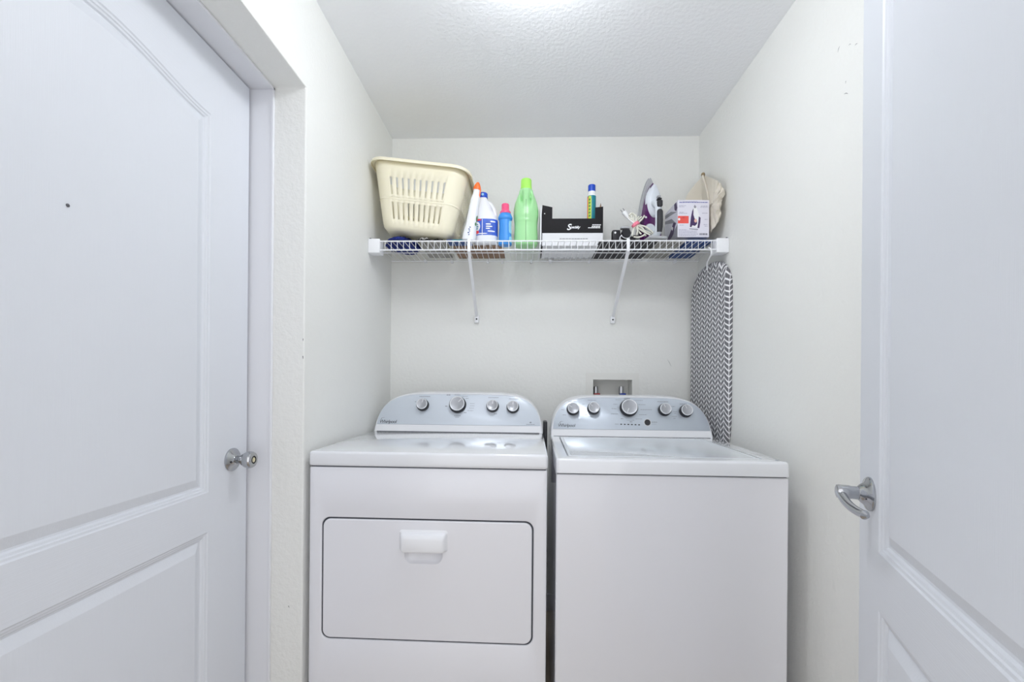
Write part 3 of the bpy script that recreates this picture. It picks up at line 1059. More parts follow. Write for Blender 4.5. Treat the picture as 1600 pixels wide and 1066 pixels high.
# ---- navy chenille duster hanging down under the basket
def blob(name, center, size, material, seed, amp, freq, sub=4, squash=None, spike=0.0):
    bm = bmesh.new()
    bmesh.ops.create_icosphere(bm, subdivisions=sub, radius=1.0)
    for v in bm.verts:
        n_ = v.co.normalized()
        q = noise.noise(n_ * freq + Vector((seed, seed * 1.7, 0)))
        q2 = noise.noise(n_ * freq * 4 + Vector((seed * 3, 0, 1)))
        f_ = 1 + amp * q + spike * q2
        p = n_ * f_
        v.co = Vector((p.x * size[0], p.y * size[1], p.z * size[2]))
        if squash is not None:
            v.co = squash(v.co)
    me = bpy.data.meshes.new(name)
    bm.to_mesh(me)
    bm.free()
    me.materials.append(material)
    me.polygons.foreach_set('use_smooth', [True] * len(me.polygons))
    o = bpy.data.objects.new(name, me)
    COL.objects.link(o)
    o.location = center
    return o

duster = empty('duster_head', (-0.565, 1.985, TOP), 'navy blue chenille duster squashed under the left end of the basket', 'duster')
rnd = random.Random(3)
def flat(v):
    v.z = max(v.z, -0.002)
    return v
o_ = blob('duster_core', (0, 0, 0.002), (0.070, 0.105, 0.040), M_NAVY, 2.0, 0.2, 2.0, 3, squash=lambda v: Vector((v.x, v.y, max(v.z, -0.001))))
o_.parent = duster
fr = MB()
for i in range(260):
    a = rnd.uniform(0, 2 * PI)
    rr_ = rnd.uniform(0.3, 1.0)
    x, y = 0.066 * rr_ * math.cos(a), 0.105 * rr_ * math.sin(a)
    z = max(0.006, 0.034 * (1 - rr_ * rr_) + 0.006)
    ox, oy = math.cos(a) * rnd.uniform(0.3, 1.1) * 0.016, math.sin(a) * rnd.uniform(0.3, 1.1) * 0.016
    p0 = (x, y, z - 0.004)
    p1 = (x + ox * 0.6, y + oy * 0.6, z + rnd.uniform(0.0, 0.004))
    p2 = (x + ox * 1.3, y + oy * 1.3, max(0.004, z - 0.004))
    fr.tube([p0, p1, p2], [0.003, 0.0034, 0.002], 6)
fo = fr.build('chenille_fringe', M_NAVY, duster)
fo['kind'] = 'stuff'

def flatbox(name, x0, x1, y0, y1, z0, z1, material, label, cat, rz=0.0, r=0.0012):
    cx_, cy_ = (x0 + x1) / 2, (y0 + y1) / 2
    o = MB().rbox(x0 - cx_, x1 - cx_, y0 - cy_, y1 - cy_, 0, z1 - z0, r, 1).build(name, material)
    o.location = (cx_, cy_, z0)
    o.rotation_euler = (0, 0, rz)
    return tag(o, label, cat)

def xat(px, Y):
    return at(px, 395, Y).x

flatbox('paper_stack', -0.475, -0.36, 1.90, 2.14, TOP, TOP + 0.006, M_GREYPAPER, 'flat grey paper stack under the laundry basket', 'papers', 0.03)
po = empty('plastic_pouch', (-0.415, 1.925, TOP + 0.0066), 'crumpled black and cream patterned pouch wedged under the basket', 'pouch')
MB().add(*(lambda n_: ([(-0.075 + 0.12 * i / 11, -0.02 + 0.05 * j / 5, 0.003 + 0.010 * abs(math.sin(i * 0.9 + j))) for j in range(6) for i in range(12)],
                       [(j * 12 + i, j * 12 + i + 1, (j + 1) * 12 + i + 1, (j + 1) * 12 + i) for j in range(5) for i in range(11)]))(0)).build('pouch_film', M_BLACK, po)
MB().add([(-0.055 + 0.035 * i / 5, -0.021 + 0.02 * j / 3, 0.007 + 0.010 * abs(math.sin(i * 1.1 + j))) for j in range(4) for i in range(6)],
         [(j * 6 + i, j * 6 + i + 1, (j + 1) * 6 + i + 1, (j + 1) * 6 + i) for j in range(3) for i in range(5)]).build('pouch_label', M_CREAMEDGE, po)
for ch in po.children:
    so = ch.modifiers.new('film', 'SOLIDIFY'); so.thickness = 0.0015; so.offset = 1
tp = empty('blue_packet', (-0.315, 1.92, TOP), 'small blue and teal wipes packet under the middle of the basket', 'packet')
MB().rbox(-0.035, 0.075, -0.03, 0.03, 0, 0.0125, 0.004).build('packet_body', M_NAVYCARD, tp)
MB().rbox(-0.01, 0.065, -0.0306, -0.028, 0.002, 0.0105, 0.0005, 1).build('packet_label', M_TEAL, tp)
flatbox('cardboard_sheet', -0.335, -0.105, 1.955, 2.15, TOP, TOP + 0.005, M_BROWN, 'brown flattened cardboard under the spray bottle and bleach jug', 'cardboard', -0.02)

# ---- spray bottle, leaning on the basket
sp = empty('spray_bottle', (-0.254, 1.897, TOP + 0.0042), 'slim white spray bottle with an orange cap leaning beside the basket', 'bottle')
sp.rotation_euler = (0, math.radians(9.0), 0)
secs = [(0.0, 0.026, 0.022), (0.004, 0.029, 0.025), (0.03, 0.029, 0.025), (0.07, 0.024, 0.022), (0.12, 0.022, 0.020), (0.185, 0.0195, 0.018), (0.200, 0.017, 0.016), (0.204, 0.0145, 0.0145), (0.228, 0.0145, 0.0145)]
MB().loft([sring(z, a, b_, 2.3, 32) for z, a, b_ in secs]).build('bottle_body', M_WHITE, sp)
MB().loft([sring(z, a, b_, 2.3, 32) for z, a, b_ in ((0.226, 0.0165, 0.0165), (0.233, 0.0170, 0.017), (0.242, 0.0145, 0.016), (0.252, 0.010, 0.014), (0.258, 0.006, 0.010))]).build('cap', M_ORANGE, sp)
MB().rbox(0.012, 0.018, -0.006, 0.006, 0.195, 0.232, 0.002).build('trigger', M_ORANGE, sp)
lb = MB()
for i, (z, wd) in enumerate(((0.055, 0.25), (0.046, 0.30), (0.038, 0.22), (0.030, 0.28), (0.022, 0.18))):
    patch(lb, secs, -PI / 2 + 0.05 * (-1) ** i, z, wd * 0.5, 0.0022, 0.0008, 2.3, 10, 2, 0, 6)
lb.build('printed_lettering', M_NAVYCARD, sp, fix=False)
lb = MB()
patch(lb, secs, -0.35, 0.10, 0.35, 0.014, 0.0008, 2.3, 16, 2)
patch(lb, secs, -0.55, 0.075, 0.25, 0.008, 0.0008, 2.3, 16, 2)
lb.build('printed_leaves', M_SEAM, sp, fix=False)

# ---- bleach jug
c = at(759, 380, 1.955)
jg = empty('bleach_jug', (c.x, 1.958, TOP + 0.0056), 'white bleach jug with a blue cap and blue label on the shelf', 'bottle')
JS = [(0.0, 0.044, 0.032), (0.004, 0.050, 0.037), (0.012, 0.0535, 0.040), (0.110, 0.0535, 0.040), (0.118, 0.052, 0.039), (0.130, 0.047, 0.035),
      (0.165, 0.036, 0.028), (0.195, 0.024, 0.022), (0.208, 0.0185, 0.0185), (0.216, 0.018, 0.018)]
rings = []
for z, a, b_ in JS:
    off = -0.014 * max(0.0, min(1.0, (z - 0.118) / 0.05))
    rings.append([(x + off, y, zz) for x, y, zz in sring(z, a, b_, 2.6, 40)])
MB().loft(rings).build('jug_body', M_WHITE, jg, smooth=50)
MB().tube([(0.038, 0, 0.112), (0.042, 0, 0.136), (0.036, 0, 0.160), (0.022, 0, 0.183), (0.002, 0, 0.196)], [0.010, 0.0090, 0.0085, 0.0085, 0.008], 14).build('handle', M_WHITE, jg)
cp = MB().lathe([(0.0195, 0.210), (0.021, 0.212), (0.0205, 0.231), (0.018, 0.234), (0.002, 0.2345)], 36, (-0.014, 0, 0)).build('cap', M_BLUECAP, jg)
MB().lathe([(0.0055, 0.0), (0.0055, 0.0012)], 20, (-0.014, -0.0203, 0.222), '-Y').build('cap_mark', M_PALEBLUE, cp)
LS = [(z, a, b_) for z, a, b_ in JS if z <= 0.118]
def band(mb, z0, z1, a0, a1, off, n=30):
    vs = []
    for z in (z0, z1):
        q = interp(JS, z)
        for i in range(n + 1):
            a = a0 + (a1 - a0) * i / n
            cc, ss = math.cos(a), math.sin(a)
            d = (abs(cc) ** 2.6 + abs(ss) ** 2.6) ** (-1 / 2.6)
            vs.append(((q[1] + off) * cc * d, (q[2] + off) * ss * d, z))
    return mb.add(vs, [(i, i + 1, n + 2 + i, n + 1 + i) for i in range(n)])
lab = band(MB(), 0.034, 0.106, -PI * 0.98, -0.02 * PI, 0.0010).build('label', M_LABEL, jg, fix=False)
lm = MB()
patch(lm, JS, -PI * 0.72, 0.072, 0.30, 0.022, 0.0016, 2.6, 28, 3)
band(lm, 0.034, 0.104, -PI * 0.58, -PI * 0.565, 0.0016, 3)
for (aa, zz, ra, rz) in ((-PI * 0.42, 0.082, 0.20, 0.0026), (-PI * 0.40, 0.072, 0.26, 0.0026), (-PI * 0.43, 0.063, 0.17, 0.0022), (-PI * 0.34, 0.051, 0.30, 0.0028),
                         (-PI * 0.30, 0.094, 0.22, 0.003), (-PI * 0.62, 0.0405, 0.55, 0.0024)):
    patch(lm, JS, aa, zz, ra, rz, 0.0016, 2.6, 14, 2, 0, 4)
lm.build('label_print', M_PRINTWHITE, lab, fix=False)
lm = MB()
patch(lm, JS, -PI * 0.72, 0.047, 0.22, 0.0075, 0.0022, 2.6, 20, 2)
patch(lm, JS, -PI * 0.68, 0.101, 0.26, 0.004, 0.0020, 2.6, 14, 2, 0, 3)
lm.build('label_print', M_RED, lab, fix=False)
lm = MB()
for q in range(3):
    patch(lm, JS, -PI * 0.72, 0.080 - 0.009 * q, 0.16 - 0.03 * abs(q - 1), 0.0024, 0.0022, 2.6, 12, 2, 0, 4)
lm.build('label_print', M_TEAL, lab, fix=False)

# ---- small blue bottle with pink cap
c = at(789, 376, 1.95)
bb = empty('softener_bottle', (c.x + 0.001, 1.945, TOP), 'small bright blue bottle with a pink cap on the shelf', 'bottle')
BS = [(0.0, 0.027, 0.021), (0.004, 0.030, 0.024), (0.02, 0.0295, 0.024), (0.08, 0.0265, 0.022), (0.112, 0.0275, 0.023), (0.116, 0.0315, 0.027), (0.124, 0.0325, 0.028), (0.129, 0.030, 0.026), (0.140, 0.0255, 0.023), (0.143, 0.021, 0.021)]
MB().loft([sring(z, a, b_, 2.5, 36) for z, a, b_ in BS]).build('bottle_body', M_SKYBLUE, bb, smooth=40)
MB().lathe([(0.0245, 0.141), (0.0245, 0.149), (0.019, 0.156), (0.0172, 0.160), (0.0168, 0.182), (0.015, 0.185), (0.002, 0.1855)], 32).build('cap', M_PINK, bb)
lb = MB()
patch(lb, BS, -0.55, 0.078, 0.42, 0.028, 0.0010, 2.5, 24, 3, 0, 5)
patch(lb, BS, -0.55, 0.022, 0.42, 0.014, 0.0010, 2.5, 24, 3, 0, 3)
lb.build('label', M_PALEBLUE, bb, fix=False)

# ---- green bottle
c = at(821.5, 383, 1.96)
gb = empty('detergent_bottle', (c.x, 1.966, TOP), 'tall light green bottle with a lime cap and dark centre seam', 'bottle')
GS = [(0.0, 0.045, 0.034), (0.004, 0.051, 0.039), (0.012, 0.0535, 0.042), (0.05, 0.0535, 0.042), (0.085, 0.0515, 0.041), (0.108, 0.0525, 0.042), (0.135, 0.0565, 0.044), (0.165, 0.0560, 0.043),
      (0.195, 0.0500, 0.039), (0.222, 0.0400, 0.033), (0.240, 0.0330, 0.029), (0.252, 0.0305, 0.0275), (0.256, 0.0265, 0.0255), (0.262, 0.024, 0.024)]
def smoothsec(secs, n):
    z0, z1 = secs[0][0], secs[-1][0]
    return [interp(secs, z0 + (z1 - z0) * i / (n - 1)) for i in range(n)]
rings = []
for z, a, b_ in smoothsec(GS, 54):
    ring_ = []
    for x, y, zz in sring(z, a, b_, 2.25, 72):
        if y < 0:
            for sx in (-1, 1):
                g_ = math.exp(-((x - sx * 0.0185) / 0.0055) ** 2 - ((z - (0.212)) / 0.026) ** 2)
                y += 0.021 * g_
            y -= 0.0016 * math.exp(-((z - 0.110) / 0.004) ** 2)
        ring_.append((x, y, zz))
    rings.append(ring_)
MB().loft(rings).build('bottle_body', M_GREEN, gb, smooth=60)
MB().lathe([(0.0255, 0.255), (0.0262, 0.262), (0.0250, 0.266), (0.0240, 0.300), (0.0225, 0.303), (0.002, 0.3035)], 36).build('cap', M_LIME, gb)
sm = MB()
pth = []
for i in range(30):
    z = 0.012 + 0.190 * i / 29
    q = interp(GS, z)
    pth.append((0.0, -q[2] - 0.0002, z))
sm.tube(pth, 0.0009, 6)
sm.build('mould_seam', M_SEAM, gb)

# ---- black carton with cut-out front
xa, xb = at(847, 383, 1.945).x, at(942, 383, 1.945).x
ct = empty('black_carton', ((xa + xb) / 2, 1.945, TOP), 'open black cardboard carton with a cut-out front, white lower half and white script lettering', 'carton')
hw = (xb - xa) / 2
CD = 0.205
zt = at(900, 323, 1.945).z - TOP
ztl = at(850, 320.5, 1.945).z - TOP
zc = at(900, 341.5, 1.945).z - TOP
zb = at(900, 364, 1.945).z - TOP
c0 = at(863, 340, 1.945).x - (xa + xb) / 2
c1 = at(930, 340, 1.945).x - (xa + xb) / 2
TH = 0.003
MB().prism([(-hw, zb), (hw, zb), (hw, zt), (c1, zt - 0.004), (c1, zc), (c0, zc), (c0, zt - 0.002), (-hw, ztl)], 0, TH).build('front_panel', M_CARTONBLACK, ct, smooth=0)
MB().prism([(-hw, 0), (hw, 0), (hw, zb), (-hw, zb)], 0.0012, TH + 0.0008).build('lower_band', M_CARD, ct, smooth=0)
for sx in (-1, 1):
    x0_, x1_ = sorted((sx * hw, sx * (hw - TH)))
    MB().box(x0_, x1_, TH + 0.0009, CD, 0.0, zt).build('side_panel', M_CARTONBLACK, ct, smooth=0)
MB().box(-hw, hw, CD, CD + TH, 0, zt * 0.9).build('back_panel', M_CARD, ct, smooth=0)
fl_ = MB().box(-hw + TH, hw - TH, TH + 0.001, CD - 0.0005, 0.0005, TH).build('bottom_panel', M_CARD, ct, smooth=0)
vp = MB()
for i in range(8):
    x = -hw + 0.02 + (2 * hw - 0.06) * i / 7
    vp.box(x, x + 0.018, CD - 0.012, CD - 0.008, -0.0001, 0.0004)
vp.build('bottom_slots', M_INK, fl_, smooth=0)
mb = MB()
xq = -hw * 0.42
while xq < hw * 0.5:
    l_ = rnd.uniform(0.006, 0.014)
    mb.box(xq, xq + l_, 0.0006, 0.0012, 0.030, 0.0322)
    xq += l_ + 0.002
mb.build('printed_line', M_INK, ct, smooth=0)
tz = at(898, 359, 1.945).z - TOP
tx = at(885.5, 355, 1.945).x - (xa + xb) / 2
text_mesh('carton_lettering', 'S', 0.038, M_PRINTWHITE, ct, (tx, -0.0004, tz - 0.001), (PI / 2, 0, 0), shear=0.25, bold=0.0008)
text_mesh('carton_lettering', 'pecialty', 0.0165, M_PRINTWHITE, ct, (tx + 0.017, -0.0004, tz + 0.006), (PI / 2, 0, 0), shear=0.3, bold=0.0004, space=0.84)
mb = MB()
for (px_, py_, wd) in ((932, 351.5, 13), (931, 354, 13), (928.5, 356, 19)):
    p_ = at(px_, py_, 1.945)
    x_, z_ = p_.x - (xa + xb) / 2, p_.z - TOP
    wd_ = wd * 1.945 / F_PX / 2
    xx_ = x_ - wd_
    while xx_ < x_ + wd_:
        l_ = min(rnd.uniform(0.004, 0.010), x_ + wd_ - xx_ + 0.001)
        mb.box(xx_, xx_ + l_, -0.0005, 0.0, z_ - 0.002, z_ + 0.002)
        xx_ += l_ + 0.0012
mb.build('printed_line', M_PRINTWHITE, ct, smooth=0)
MB().lathe([(0.0022, 0.0), (0.0022, 0.0012)], 12, (at(851, 334, 1.945).x - (xa + xb) / 2, 0, at(851, 334, 1.945).z - TOP), '-Y').build('rivet', M_PRINTWHITE, ct)

# white sheet standing between green bottle and carton
flatbox('white_folder', xa - 0.0100, xa - 0.0035, 1.93, 2.14, TOP, TOP + 0.172, M_CARD, 'white folder standing between the green bottle and the black carton', 'folder')

# inside the carton: red and blue packets, tube, orange pencil
ix = (xa + xb) / 2
rp_ = MB().rbox(-0.09, 0.09, -0.04, 0.04, 0, 0.120, 0.004).build('red_packet', M_RED)
rp_.location = (ix - 0.015, 2.01, TOP + 0.0034)
tag(rp_, 'red and white packet lying inside the black carton', 'packet')
MB().rbox(-0.088, 0.088, -0.0412, 0.036, 0.118, 0.1215, 0.001).build('packet_edge', M_PRINTWHITE, rp_)
bp_ = MB()
bp_.prism([(-0.07, 0.0), (0.055, 0.0), (0.055, 0.128), (-0.055, 0.148), (-0.062, 0.142)], -0.012, 0.012)
bpo = bp_.build('blue_folder', M_SKYBLUE)
bpo.location = (ix - 0.012, 2.075, TOP + 0.0034)
tag(bpo, 'blue plastic folder standing behind the red packet in the carton', 'folder')
tx_ = at(924.5, 320, 2.03)
tu = empty('adhesive_tube', (tx_.x, 2.03, TOP + 0.0034), 'teal tube with a dark blue cap standing in the black carton', 'tube')
tzt = at(924.5, 291, 2.03).z - TOP
MB().lathe([(0.0195, 0), (0.0195, tzt - 0.052)], 32).build('tube_body', M_TEAL, tu)
MB().lathe([(0.0198, tzt - 0.0525), (0.0198, tzt - 0.048), (0.0178, tzt - 0.040), (0.0172, tzt - 0.031)], 32).build('tube_neck', M_PRINTWHITE, tu)
MB().lathe([(0.0172, tzt - 0.032), (0.0172, tzt - 0.002), (0.0155, tzt), (0.001, tzt + 0.0003)], 32).build('cap', M_BLUECAP, tu)
lb = MB()
TS = [(0.0, 0.0195, 0.0195), (0.4, 0.0195, 0.0195)]
patch(lb, TS, -PI * 0.70, tzt - 0.115, 0.42, 0.060, 0.0006, 2.0, 20, 3, 0, 8)
lb.build('tube_label', M_LIMEPRINT, tu, fix=False)
lb = MB()
patch(lb, TS, -PI * 0.93, tzt - 0.115, 0.28, 0.060, 0.0008, 2.0, 20, 3, 0, 8)
lb.build('tube_label', M_ORANGE, tu, fix=False)
lb = MB()
for i in range(6):
    patch(lb, TS, -PI * 0.70, tzt - 0.072 - i * 0.015, 0.22, 0.005, 0.0011, 2.0, 12, 2, 0, 3)
lb.build('tube_print', M_SEAM, tu, fix=False)
pz = at(939, 317, 2.06)
pn = empty('pencil', (pz.x - 0.014, 2.07, TOP + 0.0040), 'orange pencil poking out of the right end of the carton', 'pencil')
p_top = Vector((0.014, -0.005, pz.z - TOP - 0.004))
MB().tube([(0, 0, 0.004), p_top * 0.93], 0.0038, 6).build('pencil_shaft', mat('pencil_orange', (0.85, 0.42, 0.12), 0.5), pn, smooth=20)
MB().tube([p_top * 0.93, p_top], [0.0038, 0.0006], 6).build('pencil_tip', M_BROWN, pn)

# ---- black case and black device
flatbox('black_case', xat(928, 2.05), xat(1012, 2.05), 1.915, 2.16, TOP, TOP + 0.011, M_GRIP, 'flat black case lying between the carton and the iron', 'case', 0.0, 0.004)
dv = empty('black_charger', (at(974, 370, 1.925).x, 1.935, TOP + 0.0116), 'small black electrical device with a round front, left of the iron', 'device')
MB().rbox(-0.048, -0.012, -0.012, 0.02, 0.0, 0.052, 0.006, 3).build('device_body', M_BLACK, dv)
rb_ = MB().lathe([(0.0215, -0.02), (0.0215, 0.014), (0.019, 0.0185), (0.004, 0.0175)], 8, (0.012, 0, 0.036), '-Y').build('round_front', M_BLACK, dv, smooth=20)
MB().rbox(-0.010, 0.030, -0.010, 0.016, 0.058, 0.067, 0.003, 2).build('top_clamp', M_IRONGREY, dv)
MB().tube([(0.012 + 0.0235 * math.cos(a), -0.014, 0.036 + 0.0235 * math.sin(a)) for a in [math.radians(-160 + 14 * i) for i in range(11)]], 0.0018, 6).build('silver_trim', M_KNOBRIM, dv)
MB().tube([(-0.018, -0.013, 0.002), (-0.016, -0.0135, 0.016), (-0.008, -0.0145, 0.028)], 0.002, 6).build('silver_trim', M_KNOBRIM, dv)
MB().lathe([(0.0045, 0.0), (0.0045, 0.002), (0.003, 0.0025)], 16, (-0.036, -0.0118, 0.038), '-Y').build('white_button', M_PRINTWHITE, dv)
MB().rbox(0.032, 0.056, -0.008, 0.018, 0.0, 0.030, 0.004).build('side_block', M_BLACK, dv)
MB().rbox(-0.055, 0.052, -0.013, 0.02, -0.0002, 0.005, 0.002).build('device_base', M_BLACK, dv)

# ---- steam iron standing on its heel
def iron():
    c = at(1013, 372, 1.975)
    root = empty('steam_iron', (c.x, 1.99, TOP + 0.0118), 'purple and grey steam iron standing on its heel on the shelf', 'iron', math.radians(10))
    L = 0.304
    # sole outline: half width as a function of height along the iron
    def hw_(t):
        return 0.056 * (max(0.0, 1 - (max(0, t - 0.12) / 0.88) ** 1.65)) ** 0.74 if t > 0.12 else 0.056 * (0.90 + 0.10 * t / 0.12)
    N = 36
    def slab(y0, y1, s0, s1, z0, z1, mname, material, seg=5, bulge=0.0):
        """layer between heights y0..y1 above the sole (towards -y)"""
        rings = []
        for q in range(seg + 1):
            f = q / seg
            sc = s0 + (s1 - s0) * f - bulge * f * f
            y = -(y0 + (y1 - y0) * f)
            ring_ = []
            for i in range(N + 1):
                t_ = i / N
                ring_.append((-hw_(t_) * sc, y, z0 + (z1 - z0) * t_ * (1 - 0.0)))
            for i in range(N - 1, -1, -1):
                t_ = i / N
                ring_.append((hw_(t_) * sc, y, z0 + (z1 - z0) * t_))
            rings.append(ring_)
        return MB().loft(rings).build(mname, material, root, smooth=50)
    slab(0.0, 0.008, 1.0, 1.0, 0.004, L, 'soleplate', M_SOLE, 2)
    slab(0.008, 0.026, 0.99, 0.93, 0.0, L - 0.006, 'skirt', M_IRONGREY, 3)
    slab(0.026, 0.050, 0.90, 0.74, 0.0, L - 0.040, 'body', M_PURPLE, 6)
    # pale water tank on the front half of the top
    rings = []
    for q in range(7):
        f = q / 6
        sc = 0.74 - 0.34 * f ** 1.5
        y = -(0.040 + 0.024 * f ** 0.8)
        ring_ = []
        for i in range(28):
            a = 2 * PI * i / 28
            ring_.append((0.006 + 0.050 * sc * math.cos(a) * (1.0 if math.sin(a) < 0 else 1 - 0.55 * math.sin(a) ** 2), y, 0.186 + (0.080 - 0.014 * f) * math.sin(a) * (1.0 if math.sin(a) < 0 else 0.98)))
        rings.append(ring_)
    MB().loft(rings).build('water_tank', M_IRONWHITE, root, smooth=60)
    # handle arch
    pts = [(0, -0.055, 0.020), (0, -0.085, 0.018), (0, -0.104, 0.034), (0, -0.108, 0.070), (0, -0.106, 0.110), (0, -0.100, 0.142), (0, -0.084, 0.160), (0, -0.060, 0.168)]
    # smooth path
    P_ = []
    for i in range(len(pts) - 1):
        for k_ in range(4):
            f = k_ / 4
            a_, b2 = Vector(pts[i]), Vector(pts[i + 1])
            P_.append(a_.lerp(b2, f))
    P_.append(Vector(pts[-1]))
    MB().tube(P_, [0.0150] * len(P_), 14).build('handle', M_IRONWHITE, root, smooth=60)
    MB().tube([(0, -0.113, 0.026), (0, -0.1165, 0.045), (0, -0.1175, 0.075), (0, -0.1165, 0.112), (0, -0.115, 0.118)], [0.0105, 0.0125, 0.0130, 0.0125, 0.010], 14).build('grip', M_GRIP, root, smooth=60)
    MB().rbox(-0.010, 0.010, -0.126, -0.105, 0.132, 0.160, 0.005, 3).build('thumb_button', M_GRIP, root)
    MB().rbox(-0.0085, 0.0085, -0.119, -0.098, 0.163, 0.171, 0.003, 2).build('thumb_button', M_BLACK, root)
    MB().rbox(-0.007, 0.007, -0.114, -0.095, 0.174, 0.184, 0.003, 2).build('spray_nozzle', M_IRONGREY, root)
    # dial and round light on the left flank
    d1 = MB().lathe([(0.021, 0.0), (0.021, 0.010), (0.018, 0.013), (0.003, 0.0125)], 28, (-0.012, -0.048, 0.058), '-Y').build('temperature_dial', M_IRONWHITE, root)
    MB().lathe([(0.0245, 0.0), (0.0245, 0.005), (0.021, 0.006)], 28, (-0.012, -0.047, 0.058), '-Y').build('dial_ring', M_IRONGREY, d1)
    MB().lathe([(0.0062, 0.0), (0.0062, 0.009), (0.004, 0.0105)], 20, (-0.031, -0.040, 0.110), '-Y').build('round_button', M_PRINTWHITE, root)
    MB().rbox(-0.040, 0.040, -0.110, -0.004, -0.0006, 0.012, 0.004).build('heel', M_IRONGREY, root)
    return root
iron_root = iron()

def inv_pt(root, p):
    M_ = Matrix.Translation(root.location) @ Matrix.Rotation(root.rotation_euler.z, 4, 'Z')
    return M_.inverted() @ Vector(p)

# power cord of the iron: bundled loops held by a pink band
cord = MB()
band_c = at(993, 351, 1.925)
plug_c = at(974.5, 331, 1.93)
rnd2 = random.Random(11)
for i in range(7):
    o1 = Vector((rnd2.uniform(-0.008, 0.008), rnd2.uniform(-0.008, 0.008), rnd2.uniform(-0.008, 0.008)))
    a_ = Vector(at(980 + 5.0 * i * 0.9, 336 - 3 * math.sin(i), 1.93 + 0.004 * (i % 3)))
    m_ = Vector(band_c) + o1 * 0.8
    e_ = Vector(at(988 + 7.0 * i, 369 - 1.5 * (i % 3), 1.905 + 0.006 * (i % 4)))
    mid2 = m_.lerp(e_, 0.5) + Vector((0.006, -0.004, 0.007)) * (1 if i % 2 else -0.4)
    pts = []
    ctrl = [a_, a_.lerp(m_, 0.5) + Vector((0.002 * (i - 3), 0, 0.003)), m_, mid2, e_]
    for k_ in range(len(ctrl) - 1):
        pm = ctrl[max(0, k_ - 1)]; p0 = ctrl[k_]; p1 = ctrl[k_ + 1]; pp = ctrl[min(len(ctrl) - 1, k_ + 2)]
        for s_ in range(5):
            t_ = s_ / 5
            pts.append(0.5 * ((2 * p0) + (p1 - pm) * t_ + (2 * pm - 5 * p0 + 4 * p1 - pp) * t_ ** 2 + (3 * p0 - pm - 3 * p1 + pp) * t_ ** 3))
    pts.append(ctrl[-1])
    cord.tube([inv_pt(iron_root, p) for p in pts], 0.0036, 8)
# loop ends
for (p_a, p_b, p_c) in ((at(1018, 368, 1.9), at(1027, 372, 1.9), at(1026, 364, 1.905)), (at(990, 370, 1.905), at(1000, 373, 1.9), at(1008, 366, 1.90)),
                        (at(983, 337, 1.93), at(988, 329, 1.93), at(994, 340, 1.93))):
    pts = []
    for s_ in range(9):
        t_ = s_ / 8
        pts.append(p_a * (1 - t_) ** 2 + p_b * 2 * t_ * (1 - t_) + p_c * t_ ** 2)
    cord.tube([inv_pt(iron_root, p) for p in pts], 0.0036, 8)
pts = [at(1012, 362, 1.93), at(1016, 352, 1.955), at(1016, 360, 1.975), at(1015, 368, 1.985)]
cord.tube([inv_pt(iron_root, p) for p in pts], 0.0036, 8)
cd = cord.build('power_cord', M_CORD, iron_root, smooth=60)
pb = at(983, 343, 1.93)
ax = (plug_c - pb).normalized()
pg = MB()
pg.tube([inv_pt(iron_root, p) for p in (band_c, pb, pb.lerp(plug_c, 0.35))], 0.0036, 8)
pg.tube([inv_pt(iron_root, p) for p in (pb.lerp(plug_c, 0.2), pb.lerp(plug_c, 0.45), pb.lerp(plug_c, 0.85), plug_c)], [0.0045, 0.0085, 0.0105, 0.0095], 12)
pl = pg.build('plug', M_PRINTWHITE, cd, smooth=50)
side = ax.cross(Vector((0, 1, 0))).normalized()
for s_ in (-1, 1):
    q0 = plug_c + side * 0.006 * s_
    MB().tube([inv_pt(iron_root, q0), inv_pt(iron_root, q0 + ax * 0.015)], [0.0018, 0.0016], 6).build('plug_prong', M_CHROME, cd)
bd = MB()
bx_dir = (band_c - at(983, 338, 1.93)).normalized()
u1 = bx_dir.cross(Vector((0, 1, 0))).normalized()
u2 = bx_dir.cross(u1).normalized()
rings = []
for s_, r_ in ((-0.007, 0.0155), (-0.0055, 0.0175), (0.0055, 0.0175), (0.007, 0.0155)):
    rings.append([inv_pt(iron_root, band_c + bx_dir * s_ + u1 * r_ * math.cos(2 * PI * k_ / 20) + u2 * r_ * 0.85 * math.sin(2 * PI * k_ / 20)) for k_ in range(20)])
bd.loft(rings, True, True).build('rubber_band', mat('band_pink', (0.85, 0.22, 0.32), 0.5), cd)

# ---- iron carton with printed faces
fx0, fx1 = at(1058.5, 371, 1.915).x, at(1108, 371, 1.915).x
bz0 = at(1083, 370.5, 1.915).z
bz1 = at(1083, 312.5, 1.915).z
ib = empty('iron_carton', (fx0, 1.915, bz0), 'lilac and grey product carton printed with a steam iron picture', 'carton', 0.015)
IW, IH, ID = fx1 - fx0, bz1 - bz0, 0.165
cbx = MB()
cbx.add([(0, 0, 0), (IW, 0, 0), (IW, 0, IH), (0, 0, IH), (0, ID, 0), (IW, ID, 0), (IW, ID, IH), (0, ID, IH)],
        [(0, 1, 2, 3), (5, 4, 7, 6), (1, 5, 6, 2), (4, 0, 3, 7), (4, 5, 1, 0)])
cbo = cbx.build('carton_shell', M_LILAC, ib, smooth=0)
so = cbo.modifiers.new('card', 'SOLIDIFY'); so.thickness = 0.0016; so.offset = -1
MB().add([(0.002, 0.012, IH - 0.006), (IW - 0.002, 0.012, IH - 0.006), (IW - 0.004, ID - 0.01, IH + 0.004), (0.006, ID - 0.01, IH + 0.003),
          (0.002, 0.012, IH - 0.0045), (IW - 0.002, 0.012, IH - 0.0045), (IW - 0.004, ID - 0.01, IH + 0.0055), (0.006, ID - 0.01, IH + 0.0045)],
         [(0, 3, 2, 1), (4, 5, 6, 7), (0, 1, 5, 4), (1, 2, 6, 5), (2, 3, 7, 6), (3, 0, 4, 7)]).build('top_flap', M_CANVAS, ib, smooth=0)

